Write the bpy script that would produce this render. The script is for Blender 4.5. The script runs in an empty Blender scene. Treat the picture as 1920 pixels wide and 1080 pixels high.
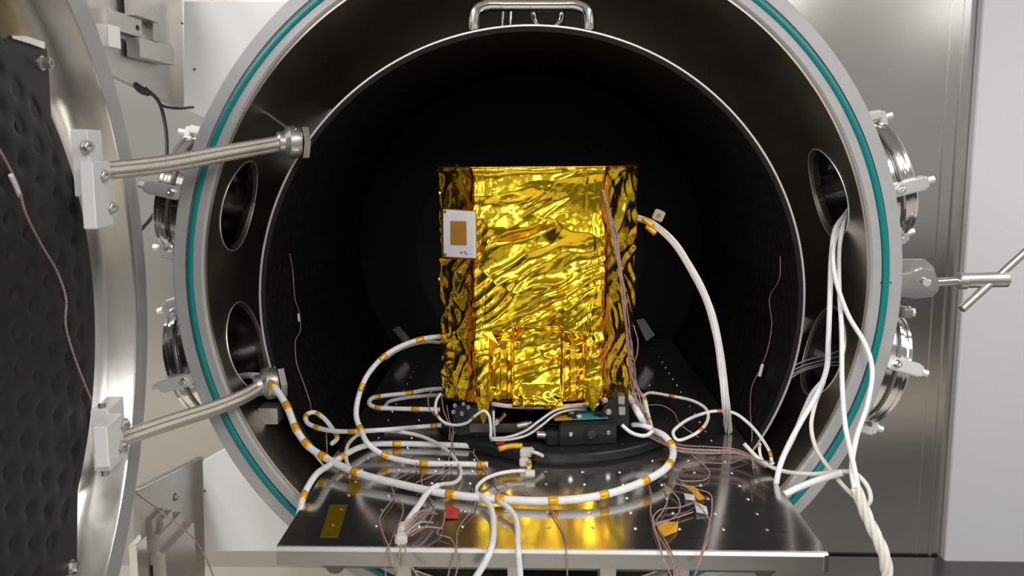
import bpy, bmesh, math, random
import numpy as np
from mathutils import Vector, Matrix, geometry
random.seed(4); rng=np.random.default_rng(7)
scn=bpy.context.scene
COL=scn.collection
V=Vector; PI=math.pi
# ------------------------------------------------------------------ camera
F=1500.0; CY=464.0; PITCH=math.radians(7); YAW=math.radians(1.26); EZ=1.45
cam=bpy.data.cameras.new('camera'); co=bpy.data.objects.new('camera',cam); COL.objects.link(co)
cam.sensor_width=36; cam.lens=F/1920*36; cam.shift_y=-(540-CY)/1920
cam.clip_start=.02
co.location=(0,0,EZ); co.rotation_euler=(PI/2-PITCH,0,YAW)
cam.dof.use_dof=True; cam.dof.focus_distance=1.5; cam.dof.aperture_fstop=5.6
scn.camera=co
# ------------------------------------------------------------------ world, lights, exposure
w=bpy.data.worlds.new('world'); scn.world=w; w.use_nodes=True
w.node_tree.nodes['Background'].inputs[0].default_value=(.8,.82,.85,1)
w.node_tree.nodes['Background'].inputs[1].default_value=.3
scn.view_settings.view_transform='Standard'; scn.view_settings.look='None'
scn.view_settings.gamma=1; scn.view_settings.exposure=0.17; scn.view_settings.use_curve_mapping=False
def area(name,loc,rot,sx,sy,power,col=(1,.985,.96)):
    l=bpy.data.lights.new(name,'AREA'); l.shape='RECTANGLE'; l.size=sx; l.size_y=sy; l.energy=power; l.color=col
    o=bpy.data.objects.new(name,l); COL.objects.link(o); o.location=loc; o.rotation_euler=rot; return o
for (x,y,p) in [(-1.35,.3,27),(1.35,.3,20),(-1.35,-1.5,20),(1.35,-1.5,20),(0,-.6,20),(0,-2.6,28),(2.2,1.2,12),(-1.9,1.3,19),(3.4,-1.2,9),(-3.4,-1.5,14)]:
    area('ceiling_light',(x,y,2.59),(0,0,0),.35,1.25,p)
# ------------------------------------------------------------------ pixel -> point
def _ax():
    fw=V((-math.sin(YAW)*math.cos(PITCH),math.cos(YAW)*math.cos(PITCH),-math.sin(PITCH)))
    r=V((math.cos(YAW),math.sin(YAW),0)); return r,r.cross(fw),fw
RX,UX,WX=_ax(); EYE=V((0,0,EZ))
def ray(px,py): return RX*((px-960)/F)+UX*((CY-py)/F)+WX
def at(px,py,Y): d=ray(px,py); return EYE+d*(Y/d.y)
def atz(px,py,Z): d=ray(px,py); return EYE+d*((Z-EZ)/d.z)
def atx(px,py,X): d=ray(px,py); return EYE+d*(X/d.x)
# ------------------------------------------------------------------ materials
MATS={}
def mat(name,col,metal=0,rough=.5,bump=None,var=None,aniso=0,spec=None,emit=None,sheen=0):
    """bump=(scale,strength,stretch xyz) ; var=(scale,amount,stretch)"""
    m=bpy.data.materials.new(name); m.use_nodes=True; nt=m.node_tree; b=nt.nodes['Principled BSDF']
    b.inputs['Base Color'].default_value=(*col,1); b.inputs['Metallic'].default_value=metal; b.inputs['Roughness'].default_value=rough
    if spec is not None: b.inputs['Specular IOR Level'].default_value=spec
    if aniso: b.inputs['Anisotropic'].default_value=aniso
    N=nt.nodes.new; L=nt.links.new
    def tex(scale,stretch,detail=4):
        tc=N('ShaderNodeTexCoord'); mp=N('ShaderNodeMapping'); mp.inputs['Scale'].default_value=stretch
        n=N('ShaderNodeTexNoise'); n.inputs['Scale'].default_value=scale; n.inputs['Detail'].default_value=detail
        L(tc.outputs['Object'],mp.inputs['Vector']); L(mp.outputs[0],n.inputs['Vector']); return n
    if var:
        n=tex(var[0],var[2]); r=N('ShaderNodeValToRGB')
        a=var[1]; r.color_ramp.elements[0].position=.3; r.color_ramp.elements[1].position=.7
        r.color_ramp.elements[0].color=(*[c*(1-a) for c in col],1); r.color_ramp.elements[1].color=(*[min(1,c*(1+a)) for c in col],1)
        L(n.outputs['Fac'],r.inputs[0]); L(r.outputs[0],b.inputs['Base Color'])
        if metal>.5:
            mr=N('ShaderNodeMapRange'); mr.inputs['To Min'].default_value=rough*.8; mr.inputs['To Max'].default_value=min(1,rough*1.25)
            L(n.outputs['Fac'],mr.inputs[0]); L(mr.outputs[0],b.inputs['Roughness'])
    if bump:
        n=tex(bump[0],bump[2],6); bp=N('ShaderNodeBump'); bp.inputs['Strength'].default_value=bump[1]; bp.inputs['Distance'].default_value=.002
        L(n.outputs['Fac'],bp.inputs['Height']); L(bp.outputs[0],b.inputs['Normal'])
    MATS[name]=m; return m
flange_steel=mat('flange_steel',(.44,.44,.445),.2,.45,(60,.12,(1,1,1)),(18,.05,(1,1,1)))
inner_steel=mat('chamber_inner_steel',(.62,.56,.48),1,.36,(9,.45,(1,.25,1)),(7,.22,(1,.4,1)))
nozzle_steel=mat('nozzle_steel',(.45,.44,.43),1,.16,(12,.3,(1,1,1)))
polished=mat('polished_steel',(.80,.79,.77),1,.13,(30,.05,(1,1,1)))
gusset_paint=mat('white_gusset_paint',(.88,.88,.90),0,.45,(90,.03,(1,1,1)))
satin=mat('satin_clamp_steel',(.86,.86,.86),.75,.38)
machined=mat('machined_steel',(.55,.53,.51),.9,.36,(80,.12,(1,1,1)),(25,.06,(1,1,4)))
wall_steel=mat('wall_steel',(.68,.665,.645),1,.21,(3,.06,(6,1,.5)),(2,.03,(1,1,.4)))
door_steel=mat('door_steel',(.60,.585,.55),1,.24,(14,.35,(1,1,.25)),(9,.12,(2,2,.5)))
table_steel=mat('table_steel',(.56,.545,.53),.96,.14,(5,.04,(1,8,1)),(12,.06,(1,10,1)))
bead_steel=mat('bead_steel',(.95,.94,.93),.8,.38)
edge_steel=mat('table_edge_steel',(.40,.405,.41),1,.28,(40,.1,(.05,1,1)),(20,.08,(.1,1,1)))
dark_steel=mat('dark_steel',(.16,.15,.145),.9,.35,(30,.15,(1,1,1)))
black_paint=mat('black_thermal_paint',(.008,.008,.009),0,.55,(200,.05,(1,1,1)),spec=.25)
door_black=mat('door_black_paint',(.022,.022,.024),0,.48,(200,.05,(1,1,1)),spec=.35)
black_anod=mat('black_anodised',(.016,.017,.020),.2,.34,(100,.08,(1,1,1)))
black_rubber=mat('black_rubber',(.025,.026,.03),0,.5)
white_plastic=mat('white_plastic',(.90,.90,.92),0,.4)
white_paint=mat('white_paint',(.84,.84,.87),0,.45,(90,.03,(1,1,1)),(2,.015,(1,1,1)))
teal=mat('teal_rubber',(.0,.205,.20),0,.42)
white_jacket=mat('white_cable_jacket',(.80,.80,.82),0,.42,(220,.35,(1,1,1)),(60,.06,(1,1,1)))
cream_wire=mat('cream_wire',(.70,.66,.60),0,.5,(200,.4,(1,1,1)),(80,.08,(1,1,1)))
grey_wire=mat('silver_shield_wire',(.55,.54,.55),.6,.4,(400,.5,(1,1,1)))
kapton=mat('kapton_tape',(.78,.40,.012),.25,.28,None,(90,.14,(1,1,1)))
flat_tape=mat('translucent_amber_tape',(.30,.20,.005),.6,.2)
orange_tape=mat('orange_tape',(.70,.22,.02),.2,.3)
twist=mat('twisted_pair',(.36,.235,.215),0,.5,None,(300,.35,(1,1,1)))
pcb_mat=mat('green_circuit_board',(.05,.30,.26),0,.4)
red_tape=mat('red_plastic',(.45,.04,.05),0,.4)
beige_steel=mat('beige_bracket',(.42,.37,.30),.4,.4)
clear_bag=mat('frosted_plastic',(.55,.57,.60),0,.3)
copper=mat('copper_patch',(.56,.27,.05),.45,.42,None,(40,.05,(1,1,1)))
label_white=mat('patch_white',(.66,.665,.69),0,.45,None,(30,.03,(1,1,1)))
brass=mat('brass',(.72,.50,.22),1,.28)
ink=mat('ink',(.02,.02,.02),0,.6)
room_white=mat('room_white',(.74,.75,.77),0,.8)
room_grey=mat('room_grey',(.74,.73,.73),0,.8)
room_floor=mat('room_floor',(.52,.475,.41),0,.35)
backdrop_grey=mat('backdrop_grey',(.12,.12,.12),0,.5)
room_dark=mat('room_dark',(.05,.053,.062),0,.5)
# gold foil
gold=bpy.data.materials.new('gold_foil'); gold.use_nodes=True
nt=gold.node_tree; b=nt.nodes['Principled BSDF']; b.inputs['Metallic'].default_value=1
b.inputs['Base Color'].default_value=(1.0,.60,.022,1); b.inputs['Roughness'].default_value=.13
tc=nt.nodes.new('ShaderNodeTexCoord'); n1=nt.nodes.new('ShaderNodeTexVoronoi'); n1.inputs['Scale'].default_value=55
mp=nt.nodes.new('ShaderNodeMapping'); mp.inputs['Scale'].default_value=(1,1,1.5); mp.inputs['Rotation'].default_value=(0,.6,0)
n2=nt.nodes.new('ShaderNodeTexNoise'); n2.inputs['Scale'].default_value=26; n2.inputs['Detail'].default_value=5
nt.links.new(tc.outputs['Object'],mp.inputs[0]); nt.links.new(mp.outputs[0],n1.inputs[0]); nt.links.new(mp.outputs[0],n2.inputs[0])
bp=nt.nodes.new('ShaderNodeBump'); bp.inputs['Strength'].default_value=.28; bp.inputs['Distance'].default_value=.002
ad=nt.nodes.new('ShaderNodeMath'); ad.operation='ADD'; nt.links.new(n1.outputs['Distance'],ad.inputs[0]); nt.links.new(n2.outputs['Fac'],ad.inputs[1])
nt.links.new(ad.outputs[0],bp.inputs['Height']); nt.links.new(bp.outputs[0],b.inputs['Normal'])
n3=nt.nodes.new('ShaderNodeTexNoise'); n3.inputs['Scale'].default_value=14; n3.inputs['Detail'].default_value=3
nt.links.new(tc.outputs['Object'],n3.inputs[0])
cr=nt.nodes.new('ShaderNodeValToRGB'); cr.color_ramp.elements[0].position=.35; cr.color_ramp.elements[0].color=(1,.60,.02,1)
cr.color_ramp.elements[1].position=.55; cr.color_ramp.elements[1].color=(1,.70,.030,1)
nt.links.new(n3.outputs['Fac'],cr.inputs[0]); nt.links.new(cr.outputs[0],b.inputs['Base Color'])
gold_orange=mat('gold_foil_amber',(1.0,.40,.02),1,.2,(40,.5,(1,1,1)))
# braid (UV: u around, v metres along)
braid=bpy.data.materials.new('steel_braid'); braid.use_nodes=True
nt=braid.node_tree; b=nt.nodes['Principled BSDF']; b.inputs['Metallic'].default_value=.9; b.inputs['Roughness'].default_value=.33
tc=nt.nodes.new('ShaderNodeUVMap'); sx=nt.nodes.new('ShaderNodeSeparateXYZ'); nt.links.new(tc.outputs[0],sx.inputs[0])
def M(op,a,b_=None):
    n=nt.nodes.new('ShaderNodeMath'); n.operation=op
    for i,x in enumerate((a,b_)):
        if x is None: continue
        if isinstance(x,(int,float)): n.inputs[i].default_value=x
        else: nt.links.new(x,n.inputs[i])
    return n.outputs[0]
ua=M('MULTIPLY',sx.outputs[0],6*PI*2); va=M('MULTIPLY',sx.outputs[1],2*PI/.0055)
s1=M('SINE',M('ADD',ua,va)); s2=M('SINE',M('SUBTRACT',ua,va)); pr=M('MULTIPLY',s1,s2)
hgt=M('ABSOLUTE',pr)
cr=nt.nodes.new('ShaderNodeValToRGB'); cr.color_ramp.elements[0].position=.0; cr.color_ramp.elements[0].color=(.20,.17,.15,1)
cr.color_ramp.elements[1].position=.35; cr.color_ramp.elements[1].color=(.80,.74,.70,1)
nt.links.new(hgt,cr.inputs[0]); nt.links.new(cr.outputs[0],b.inputs['Base Color'])
bp=nt.nodes.new('ShaderNodeBump'); bp.inputs['Strength'].default_value=.5; bp.inputs['Distance'].default_value=.001
nt.links.new(hgt,bp.inputs['Height']); nt.links.new(bp.outputs[0],b.inputs['Normal'])
# ------------------------------------------------------------------ mesh helpers
def link(name,me,material,parent=None,smooth=False):
    o=bpy.data.objects.new(name,me); COL.objects.link(o)
    if material and not me.materials: me.materials.append(material)
    if smooth: me.shade_smooth()
    if parent: o.parent=parent
    return o
def pyd(name,vs,fs,material,parent=None,smooth=False,uv=None):
    me=bpy.data.meshes.new(name); me.from_pydata([tuple(v) for v in vs],[],fs); me.update()
    if uv is not None:
        l=me.uv_layers.new(name='UVMap'); idx=np.zeros(len(me.loops),dtype=np.int32); me.loops.foreach_get('vertex_index',idx)
        l.data.foreach_set('uv',np.asarray(uv,dtype=np.float32)[idx].ravel())
    return link(name,me,material,parent,smooth)
def thing(name,label,cat,group=None,loc=(0,0,0)):
    o=bpy.data.objects.new(name,None); COL.objects.link(o); o.empty_display_size=.05
    o['label']=label; o['category']=cat
    if group: o['group']=group
    return o
def tag(o,label,cat,group=None):
    o['label']=label; o['category']=cat
    if group: o['group']=group
    return o
class MB:
    def __init__(s): s.v=[]; s.f=[]
    def add(s,vs,fs):
        k=len(s.v); s.v+=[tuple(v) for v in vs]; s.f+=[tuple(i+k for i in f) for f in fs]; return s
    def build(s,name,m,parent=None,smooth=False,bevel=0):
        if bevel:
            bm=bmesh.new(); vv=[bm.verts.new(v) for v in s.v]
            for f in s.f:
                try: bm.faces.new([vv[i] for i in f])
                except ValueError: pass
            bm.normal_update()
            ed=[e for e in bm.edges if len(e.link_faces)==2 and e.calc_face_angle(0)>.5]
            bmesh.ops.bevel(bm,geom=ed,offset=bevel,segments=2,affect='EDGES',clamp_overlap=True)
            me=bpy.data.meshes.new(name); bm.to_mesh(me); bm.free(); return link(name,me,m,parent,smooth)
        return pyd(name,s.v,s.f,m,parent,smooth)
BF=[(0,1,3,2),(4,6,7,5),(0,4,5,1),(2,3,7,6),(0,2,6,4),(1,5,7,3)]
def hexa(p8): # corners ordered x,y,z bits (x*4+y*2+z)
    return p8,BF
def boxv(c,s,R=None):
    c=V(c); vs=[]
    for i in (-1,1):
        for j in (-1,1):
            for k in (-1,1):
                d=V((i*s[0]/2,j*s[1]/2,k*s[2]/2)); vs.append(c+(R@d if R else d))
    return vs,BF
def box(name,c,s,m,parent=None,R=None,bevel=.001):
    return MB().add(*boxv(c,s,R)).build(name,m,parent,bevel=bevel)
def frame_of(axis):
    a=V(axis).normalized(); t=V((0,0,1)) if abs(a.z)<.9 else V((1,0,0))
    x=t.cross(a).normalized(); y=a.cross(x); return x,y,a
def lathev(o,axis,prof,n=48,closed=False):
    """prof: (radius, distance along axis)"""
    x,y,a=frame_of(axis); o=V(o); vs=[];fs=[]
    m=len(prof)
    for i in range(n):
        t=2*PI*i/n; d=x*math.cos(t)+y*math.sin(t)
        for (r,h) in prof: vs.append(o+d*r+a*h)
    for i in range(n):
        j=(i+1)%n
        for k in range(m if closed else m-1):
            l=(k+1)%m; fs.append((i*m+k,i*m+l,j*m+l,j*m+k))
    return vs,fs
def lathe(name,o,axis,prof,m,parent=None,n=48,closed=False,smooth=True):
    ob=MB().add(*lathev(o,axis,prof,n,closed)).build(name,m,parent,smooth=smooth)
    if smooth: sharp(ob)
    return ob
def sharp(ob,ang=35):
    me=ob.data
    try:
        me.set_sharp_from_angle(angle=math.radians(ang))
    except Exception: pass
def cyl(name,p,q,r,m,parent=None,n=16,r2=None):
    p=V(p);q=V(q);h=(q-p).length; r2=r if r2 is None else r2; e=min(r,r2,h)*.12
    return lathe(name,p,q-p,[(0,0),(r-e,0),(r,e),(r2,h-e),(r2-e,h),(0,h)],m,parent,n)
def bolt(name,p,axis,r,h,m,parent=None):
    """hexagon head with a round socket and a washer"""
    mb=MB(); mb.add(*lathev(p,axis,[(0,0),(r*1.35,0),(r*1.35,h*.2),(r,h*.2),(0,h*.2)],14))
    mb.add(*lathev(V(p)+V(axis).normalized()*h*.2,axis,[(r,0),(r,h*.75),(r*.85,h*.8),(r*.5,h*.8),(r*.45,h*.4),(0,h*.4)],6))
    return mb.build(name,m,parent)
def spline(pts,step=.006):
    P=[V(p) for p in pts]
    if len(P)==2:
        return [P[0].lerp(P[1],i/8) for i in range(9)]
    P=[P[0]*2-P[1]]+P+[P[-1]*2-P[-2]]; out=[]
    for i in range(1,len(P)-2):
        a,b_,c,d=P[i-1:i+3]; n=max(2,int((c-b_).length/step))
        # centripetal catmull rom
        t0=0; t1=t0+max(1e-5,(b_-a).length)**.5; t2=t1+max(1e-5,(c-b_).length)**.5; t3=t2+max(1e-5,(d-c).length)**.5
        for k in range(n):
            t=t1+(t2-t1)*k/n
            A1=a*((t1-t)/(t1-t0))+b_*((t-t0)/(t1-t0)); A2=b_*((t2-t)/(t2-t1))+c*((t-t1)/(t2-t1)); A3=c*((t3-t)/(t3-t2))+d*((t-t2)/(t3-t2))
            B1=A1*((t2-t)/(t2-t0))+A2*((t-t0)/(t2-t0)); B2=A2*((t3-t)/(t3-t1))+A3*((t-t1)/(t3-t1))
            out.append(B1*((t2-t)/(t2-t1))+B2*((t-t1)/(t2-t1)))
    out.append(P[-2]); return out
def frames(path):
    T=[]
    for i in range(len(path)):
        a=path[max(0,i-1)];b_=path[min(len(path)-1,i+1)]; d=(b_-a)
        T.append(d.normalized() if d.length>1e-9 else (T[-1] if T else V((1,0,0))))
    x,_,_=frame_of(T[0]); X=[x]
    for i in range(1,len(T)):
        x=X[-1]-T[i]*X[-1].dot(T[i])
        if x.length<1e-6: x=frame_of(T[i])[0]
        X.append(x.normalized())
    return T,X
def tubev(path,r,n=8,cap=True):
    T,X=frames(path); vs=[];fs=[];uv=[]; s=0
    for i,p in enumerate(path):
        if i: s+=(p-path[i-1]).length
        y=T[i].cross(X[i]); rr=r(i/(len(path)-1)) if callable(r) else r
        for k in range(n+1):
            t=2*PI*k/n; vs.append(p+(X[i]*math.cos(t)+y*math.sin(t))*rr); uv.append((k/n,s))
    m=n+1
    for i in range(len(path)-1):
        for k in range(n): fs.append((i*m+k,i*m+k+1,(i+1)*m+k+1,(i+1)*m+k))
    if cap:
        fs.append(tuple(range(n-1,-1,-1))); e=(len(path)-1)*m; fs.append(tuple(e+k for k in range(n)))
    return vs,fs,uv
def tube(name,path,r,m,parent=None,n=8):
    vs,fs,uv=tubev(path,r,n); return pyd(name,vs,fs,m,parent,True,uv)
def offset_path(path,ox,oy,twist_len=None,phase=0):
    T,X=frames(path); out=[];s=0
    for i,p in enumerate(path):
        if i: s+=(p-path[i-1]).length
        y=T[i].cross(X[i]); a=phase+(2*PI*s/twist_len if twist_len else 0)
        out.append(p+X[i]*(ox*math.cos(a)-oy*math.sin(a))+y*(ox*math.sin(a)+oy*math.cos(a)))
    return out
def nz(x,y,seed=0):
    """value noise, numpy"""
    r=np.random.default_rng(seed); T=r.random((64,64)); xi=np.floor(x).astype(int); yi=np.floor(y).astype(int)
    fx=x-xi; fy=y-yi; fx=fx*fx*(3-2*fx); fy=fy*fy*(3-2*fy)
    g=lambda a,b_:T[a%64,b_%64]
    return (g(xi,yi)*(1-fx)+g(xi+1,yi)*fx)*(1-fy)+(g(xi,yi+1)*(1-fx)+g(xi+1,yi+1)*fx)*fy
# dimensions
AX,AZ=.009,1.197         # chamber axis
FY=1.5                   # flange face
TZ=.865                  # table top
DZ=.887                  # turntable top
SX,SZ,SR,SY=.0015,1.1406,.546,1.58   # shroud
# ================================================================== the setting
def struct(o): o['kind']='structure'; return o
def slab(name,x0,x1,y0,y1,z0,z1,m,parent=None,bevel=0): 
    return MB().add(*boxv(((x0+x1)/2,(y0+y1)/2,(z0+z1)/2),(x1-x0,y1-y0,z1-z0))).build(name,m,parent,bevel=bevel)
struct(slab('floor',-4.6,4.6,-3.6,2.7,-.05,0,room_floor))
struct(slab('ceiling',-4.6,4.6,-3.6,2.7,2.62,2.67,room_white))
struct(slab('wall_left',-4.65,-4.6,-3.6,2.7,0,2.62,room_white))
struct(slab('wall_right',4.6,4.65,-3.6,2.7,0,2.62,room_white))
struct(slab('wall_back',-4.6,4.6,-3.65,-3.6,0,2.62,room_grey))
struct(slab('wall_front',-4.6,4.6,2.62,2.67,0,2.62,wall_steel))
# folded vertical seams on the steel wall
struct(slab('trim_1',1.365,1.375,2.612,2.621,0,2.6,wall_steel,bevel=.002))
struct(slab('trim_2',1.325,1.329,2.616,2.621,0,2.6,wall_steel,bevel=.001))
o=slab('white_side_panel',1.405,2.6,2.585,2.618,.02,2.6,white_paint,bevel=.003); tag(o,'tall white painted panel right of the chamber, beside the steel wall','panel')
# workbench and plinth behind / below, seen in the reflections of the steel
bt=thing('workbench','dark grey workbench on the right behind the viewpoint','workbench')
slab('bench_top',.75,4.3,-.9,-.15,.72,.76,room_dark,bt,.004); slab('bench_body',.8,4.25,-.85,-.2,.05,.72,room_dark,bt,.004)
bt=thing('workbench','dark grey workbench on the left behind the viewpoint','workbench')
slab('bench_top',-2.6,-.75,-1.3,-.55,.72,.76,room_dark,bt,.004); slab('bench_body',-2.55,-.8,-1.25,-.6,.05,.72,room_dark,bt,.004)
rk=thing('dark_backdrop','added unseen dark grey rack against the room behind the viewpoint','backdrop')  # unseen, added so the gold foil has something dark to mirror
slab('backdrop_body',-1.1,1.0,-2.9,-2.3,.05,1.95,backdrop_grey,rk,.01)
for k in range(6): slab('backdrop_panel',-1.05,.95,-2.305,-2.29,.12+k*.3,.38+k*.3,backdrop_grey,rk,.004)
o=slab('reflection_pad',.3,3.6,1.32,2.61,0,.07,dark_steel,bevel=.004); tag(o,'added unseen dark low plinth on the floor under the chamber','pad')  # unseen slab added to darken the lower reflections in the steel wall
# ================================================================== vacuum chamber
ch=thing('vacuum_chamber','round open stainless vacuum chamber with a teal gasket in its flange','vacuum chamber')
C0=(AX,0,AZ)
Y=FY
lathe('flange',C0,(0,1,0),[(.6335,Y+.02),(.6335,Y+.004),(.6375,Y),(.6525,Y),(.6525,Y+.006),(.6675,Y+.006),(.6675,Y),(.690,Y),(.6925,Y+.003),(.6925,Y+.05),(.655,Y+.05)],flange_steel,ch,n=256)
g=MB(); n=256
prof=[(.6600+.0068*math.cos(t),Y+.002+.006*math.sin(t)) for t in [2*PI*k/10 for k in range(10)]]
g.add(*lathev((AX+.001,0,AZ-.004),(0,1,0),prof,n,True)); go=g.build('gasket',teal,ch,smooth=True)
for sgn in (-1,1):
    p=at(1661+sgn*9,530,Y); MB().add(*lathev((p.x,Y+.0002,p.z),(0,-1,0),[(0,0),(.002,0),(.0015,.0012),(0,.0012)],8)).build('alignment_pin',ink,ch)
# body wall with four port holes (boolean)
def solid_lathe(name,o,axis,prof,n):
    ob=MB().add(*lathev(o,axis,prof,n,True)).build(name,None)
    return ob
PORTS=[(math.radians(167.4),1.650),(math.radians(-165.0),1.646),(math.radians(15.0),1.664),(math.radians(-15.4),1.647)]
body=solid_lathe('chamber_wall',C0,(0,1,0),[(.6285,Y+.007),(.6285,2.56),(.650,2.56),(.650,Y+.045),(.6333,Y+.045),(.6333,Y+.007)],192)
cuts=[]
for a,py in PORTS:
    d=V((math.cos(a),0,math.sin(a))); c=V(C0)+V((0,py,0))
    x_,y_,_=frame_of(d); ring=[x_*.0955*math.cos(2*PI*k/64)+y_*.0955*math.sin(2*PI*k/64) for k in range(64)]
    q=MB().add([c+d*.5+v_ for v_ in ring]+[c+d*.8+v_ for v_ in ring],[tuple(range(63,-1,-1)),tuple(range(64,128))]+[(k,(k+1)%64,64+(k+1)%64,64+k) for k in range(64)]).build('cut',None); cuts.append(q)
    mod=body.modifiers.new('b','BOOLEAN'); mod.operation='DIFFERENCE'; mod.object=q; mod.solver='EXACT'
dg=bpy.context.evaluated_depsgraph_get(); dg.update()
me=bpy.data.meshes.new_from_object(body.evaluated_get(dg))
bpy.data.objects.remove(body)
for q in cuts: bpy.data.objects.remove(q)
me.materials.clear(); body=link('chamber_wall',me,inner_steel,ch,True)
cn_=[None]*len(me.loops)
for pgn in me.polygons:
    for li in pgn.loop_indices:
        co_=me.vertices[me.loops[li].vertex_index].co; rd=V((co_.x-AX,0,co_.z-AZ)).normalized(); d_=pgn.normal.dot(rd)
        cn_[li]=rd*(1 if d_>0 else -1) if abs(d_)>.97 else pgn.normal.copy()
me.normals_split_custom_set([tuple(v) for v in cn_])
lathe('chamber_end',C0,(0,1,0),[(.65,2.56),(.65,2.58),(0,2.6),(0,2.57),(.63,2.555)],inner_steel,ch,96)
for a,py in PORTS:
    e1=V((-math.sin(a),0,math.cos(a))); d=V((math.cos(a),0,math.sin(a))); q=[]
    for k in range(65):
        t=2*PI*k/64; s_=.0955*math.sin(t); q.append(V(C0)+V((0,py+.0955*math.cos(t),0))+e1*s_+d*(math.sqrt(.6285**2-s_*s_)))
    tube('port_rim',q,.0016,satin,ch,8)
# ports
def port(a,py,label,rot):
    d=V((math.cos(a),0,math.sin(a))); c=V(C0)+V((0,py,0)); t=thing('port_assembly',label,'port','port assemblies around the chamber')
    lathe('nozzle',c,d,[(.0955,.636),(.0955,0.717),(.101,0.717),(.101,.640)],nozzle_steel,t,64)
    lathe('nozzle_flange',c,d,[(.0955,0.702),(.118,0.702),(.121,0.705),(.121,0.717),(.118,0.72),(.0955,0.72)],polished,t,64)
    lathe('centring_ring',c,d,[(.10,0.72),(.116,0.72),(.116,0.725),(.10,0.725)],dark_steel,t,64)
    lathe('blank_flange',c,d,[(.10,0.725),(.118,0.725),(.121,0.728),(.121,0.735),(.117,0.738),(.117,0.742),(.120,0.744),(.120,0.75),(.115,0.754),(.0,0.756)],polished,t,64)
    x,y,_=frame_of(d)
    for k in range(4):
        th=rot+k*PI/2; r=x*math.cos(th)+y*math.sin(th); s=d.cross(r)
        R=Matrix((r,s,d)).transposed()
        m=MB()
        m.add(*boxv(c+r*.133+d*0.729,(.016,.026,.062),R)); m.add(*boxv(c+r*.122+d*0.6945,(.03,.022,.012),R)); m.add(*boxv(c+r*.122+d*0.762,(.03,.022,.012),R))
        cl=m.build('claw_clamp',satin,t,bevel=.002)
        bolt('clamp_bolt',c+r*.123+d*.768,d,.007,.016,satin,cl)
        bolt('clamp_nut',c+r*.141+d*0.712,r,.006,.010,polished,cl)
    return t
port(*PORTS[0],'left upper clamped port with blank flange, above the black cable end',.12)
port(*PORTS[1],'left lower clamped port with blank flange, above the lower hinge plate',-.1)
port(*PORTS[2],'right upper clamped port with blank flange, above the swing bolt',.05)
port(*PORTS[3],'right lower clamped port with blank flange, below the swing bolt',-.25)
# ================================================================== shroud
sh=thing('thermal_shroud','black-lined round thermal shroud inside the chamber with a thin bright rim','shroud')
S0=V((SX,0,SZ))
lathe('shroud_shell',S0,(0,1,0),[(SR-.0018,SY+.003),(SR+.002,SY+.003),(SR+.002,2.5),(SR-.0018,2.5)],dark_steel,sh,192,closed=True)
lathe('rim',S0,(0,1,0),[(SR-.0022,SY+.004),(SR-.0022,SY),(SR-.0012,SY-.0012),(SR+.0012,SY-.0012),(SR+.0022,SY),(SR+.0022,SY+.004)],satin,sh,192)
nt_,ny=560,120; th=np.linspace(0,2*PI,nt_,endpoint=False); yy=np.linspace(SY+.0025,2.5,ny)
TH,YY=np.meshgrid(th,yy,indexing='ij')
u=TH*SR/.040; v=(YY-SY)/.040; v2=v+.5*(np.floor(u)%2)
du=(u-np.floor(u)-.5); dv=(v2-np.floor(v2)-.5); dd=np.sqrt(du**2+dv**2)
dim=np.exp(-(dd/.22)**2)*.006
rr=SR-.010+dim
vs=np.stack([SX+rr*np.cos(TH),YY,SZ+rr*np.sin(TH)],-1).reshape(-1,3)
fs=[(i*ny+k,i*ny+k+1,((i+1)%nt_)*ny+k+1,((i+1)%nt_)*ny+k) for i in range(nt_) for k in range(ny-1)]
pyd('dimpled_liner',vs,fs,black_paint,sh,True)
lathe('front_lip',S0,(0,1,0),[(SR-.0020,SY+.0015),(SR-.011,SY+.003)],black_paint,sh,192)
lathe('back_plate',S0,(0,1,0),[(SR-.003,2.5),(SR-.06,2.49),(.36,2.47),(.35,2.475),(0,2.48)],black_paint,sh,96)
# manifold on top: U of polished tube
p=[at(888,58,1.60),at(888,38,1.60),at(893,20,1.60),at(912,10,1.60),at(950,9,1.60),at(1000,9,1.60),at(1045,9,1.60),at(1082,10,1.60),at(1100,20,1.60),at(1104,38,1.60),at(1104,58,1.60)]
tube('manifold_pipe',spline(p,.004),.0125,polished,sh,24)
p=[at(905,47,1.625),at(925,38,1.625),at(1000,37,1.625),at(1070,38,1.625),at(1092,47,1.625)]
for px in (940,995,1065):
    pp=at(px,9,1.60); lathe('weld_ring',pp-V((.0015,0,0)),(1,0,0),[(.0125,0),(.0131,.0008),(.0131,.0022),(.0125,.003)],polished,sh,24)
q=[at(1000,22,1.68),at(1003,40,1.68),at(1015,52,1.68),at(1035,52,1.68),at(1050,40,1.68),at(1053,22,1.68)]
tube('coolant_elbow',spline(q,.004),.007,polished,sh,14)
for px in (943,958): cyl('hanger_rod',at(px,58,1.7),at(px,5,1.7),.003,polished,sh,8)
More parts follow.
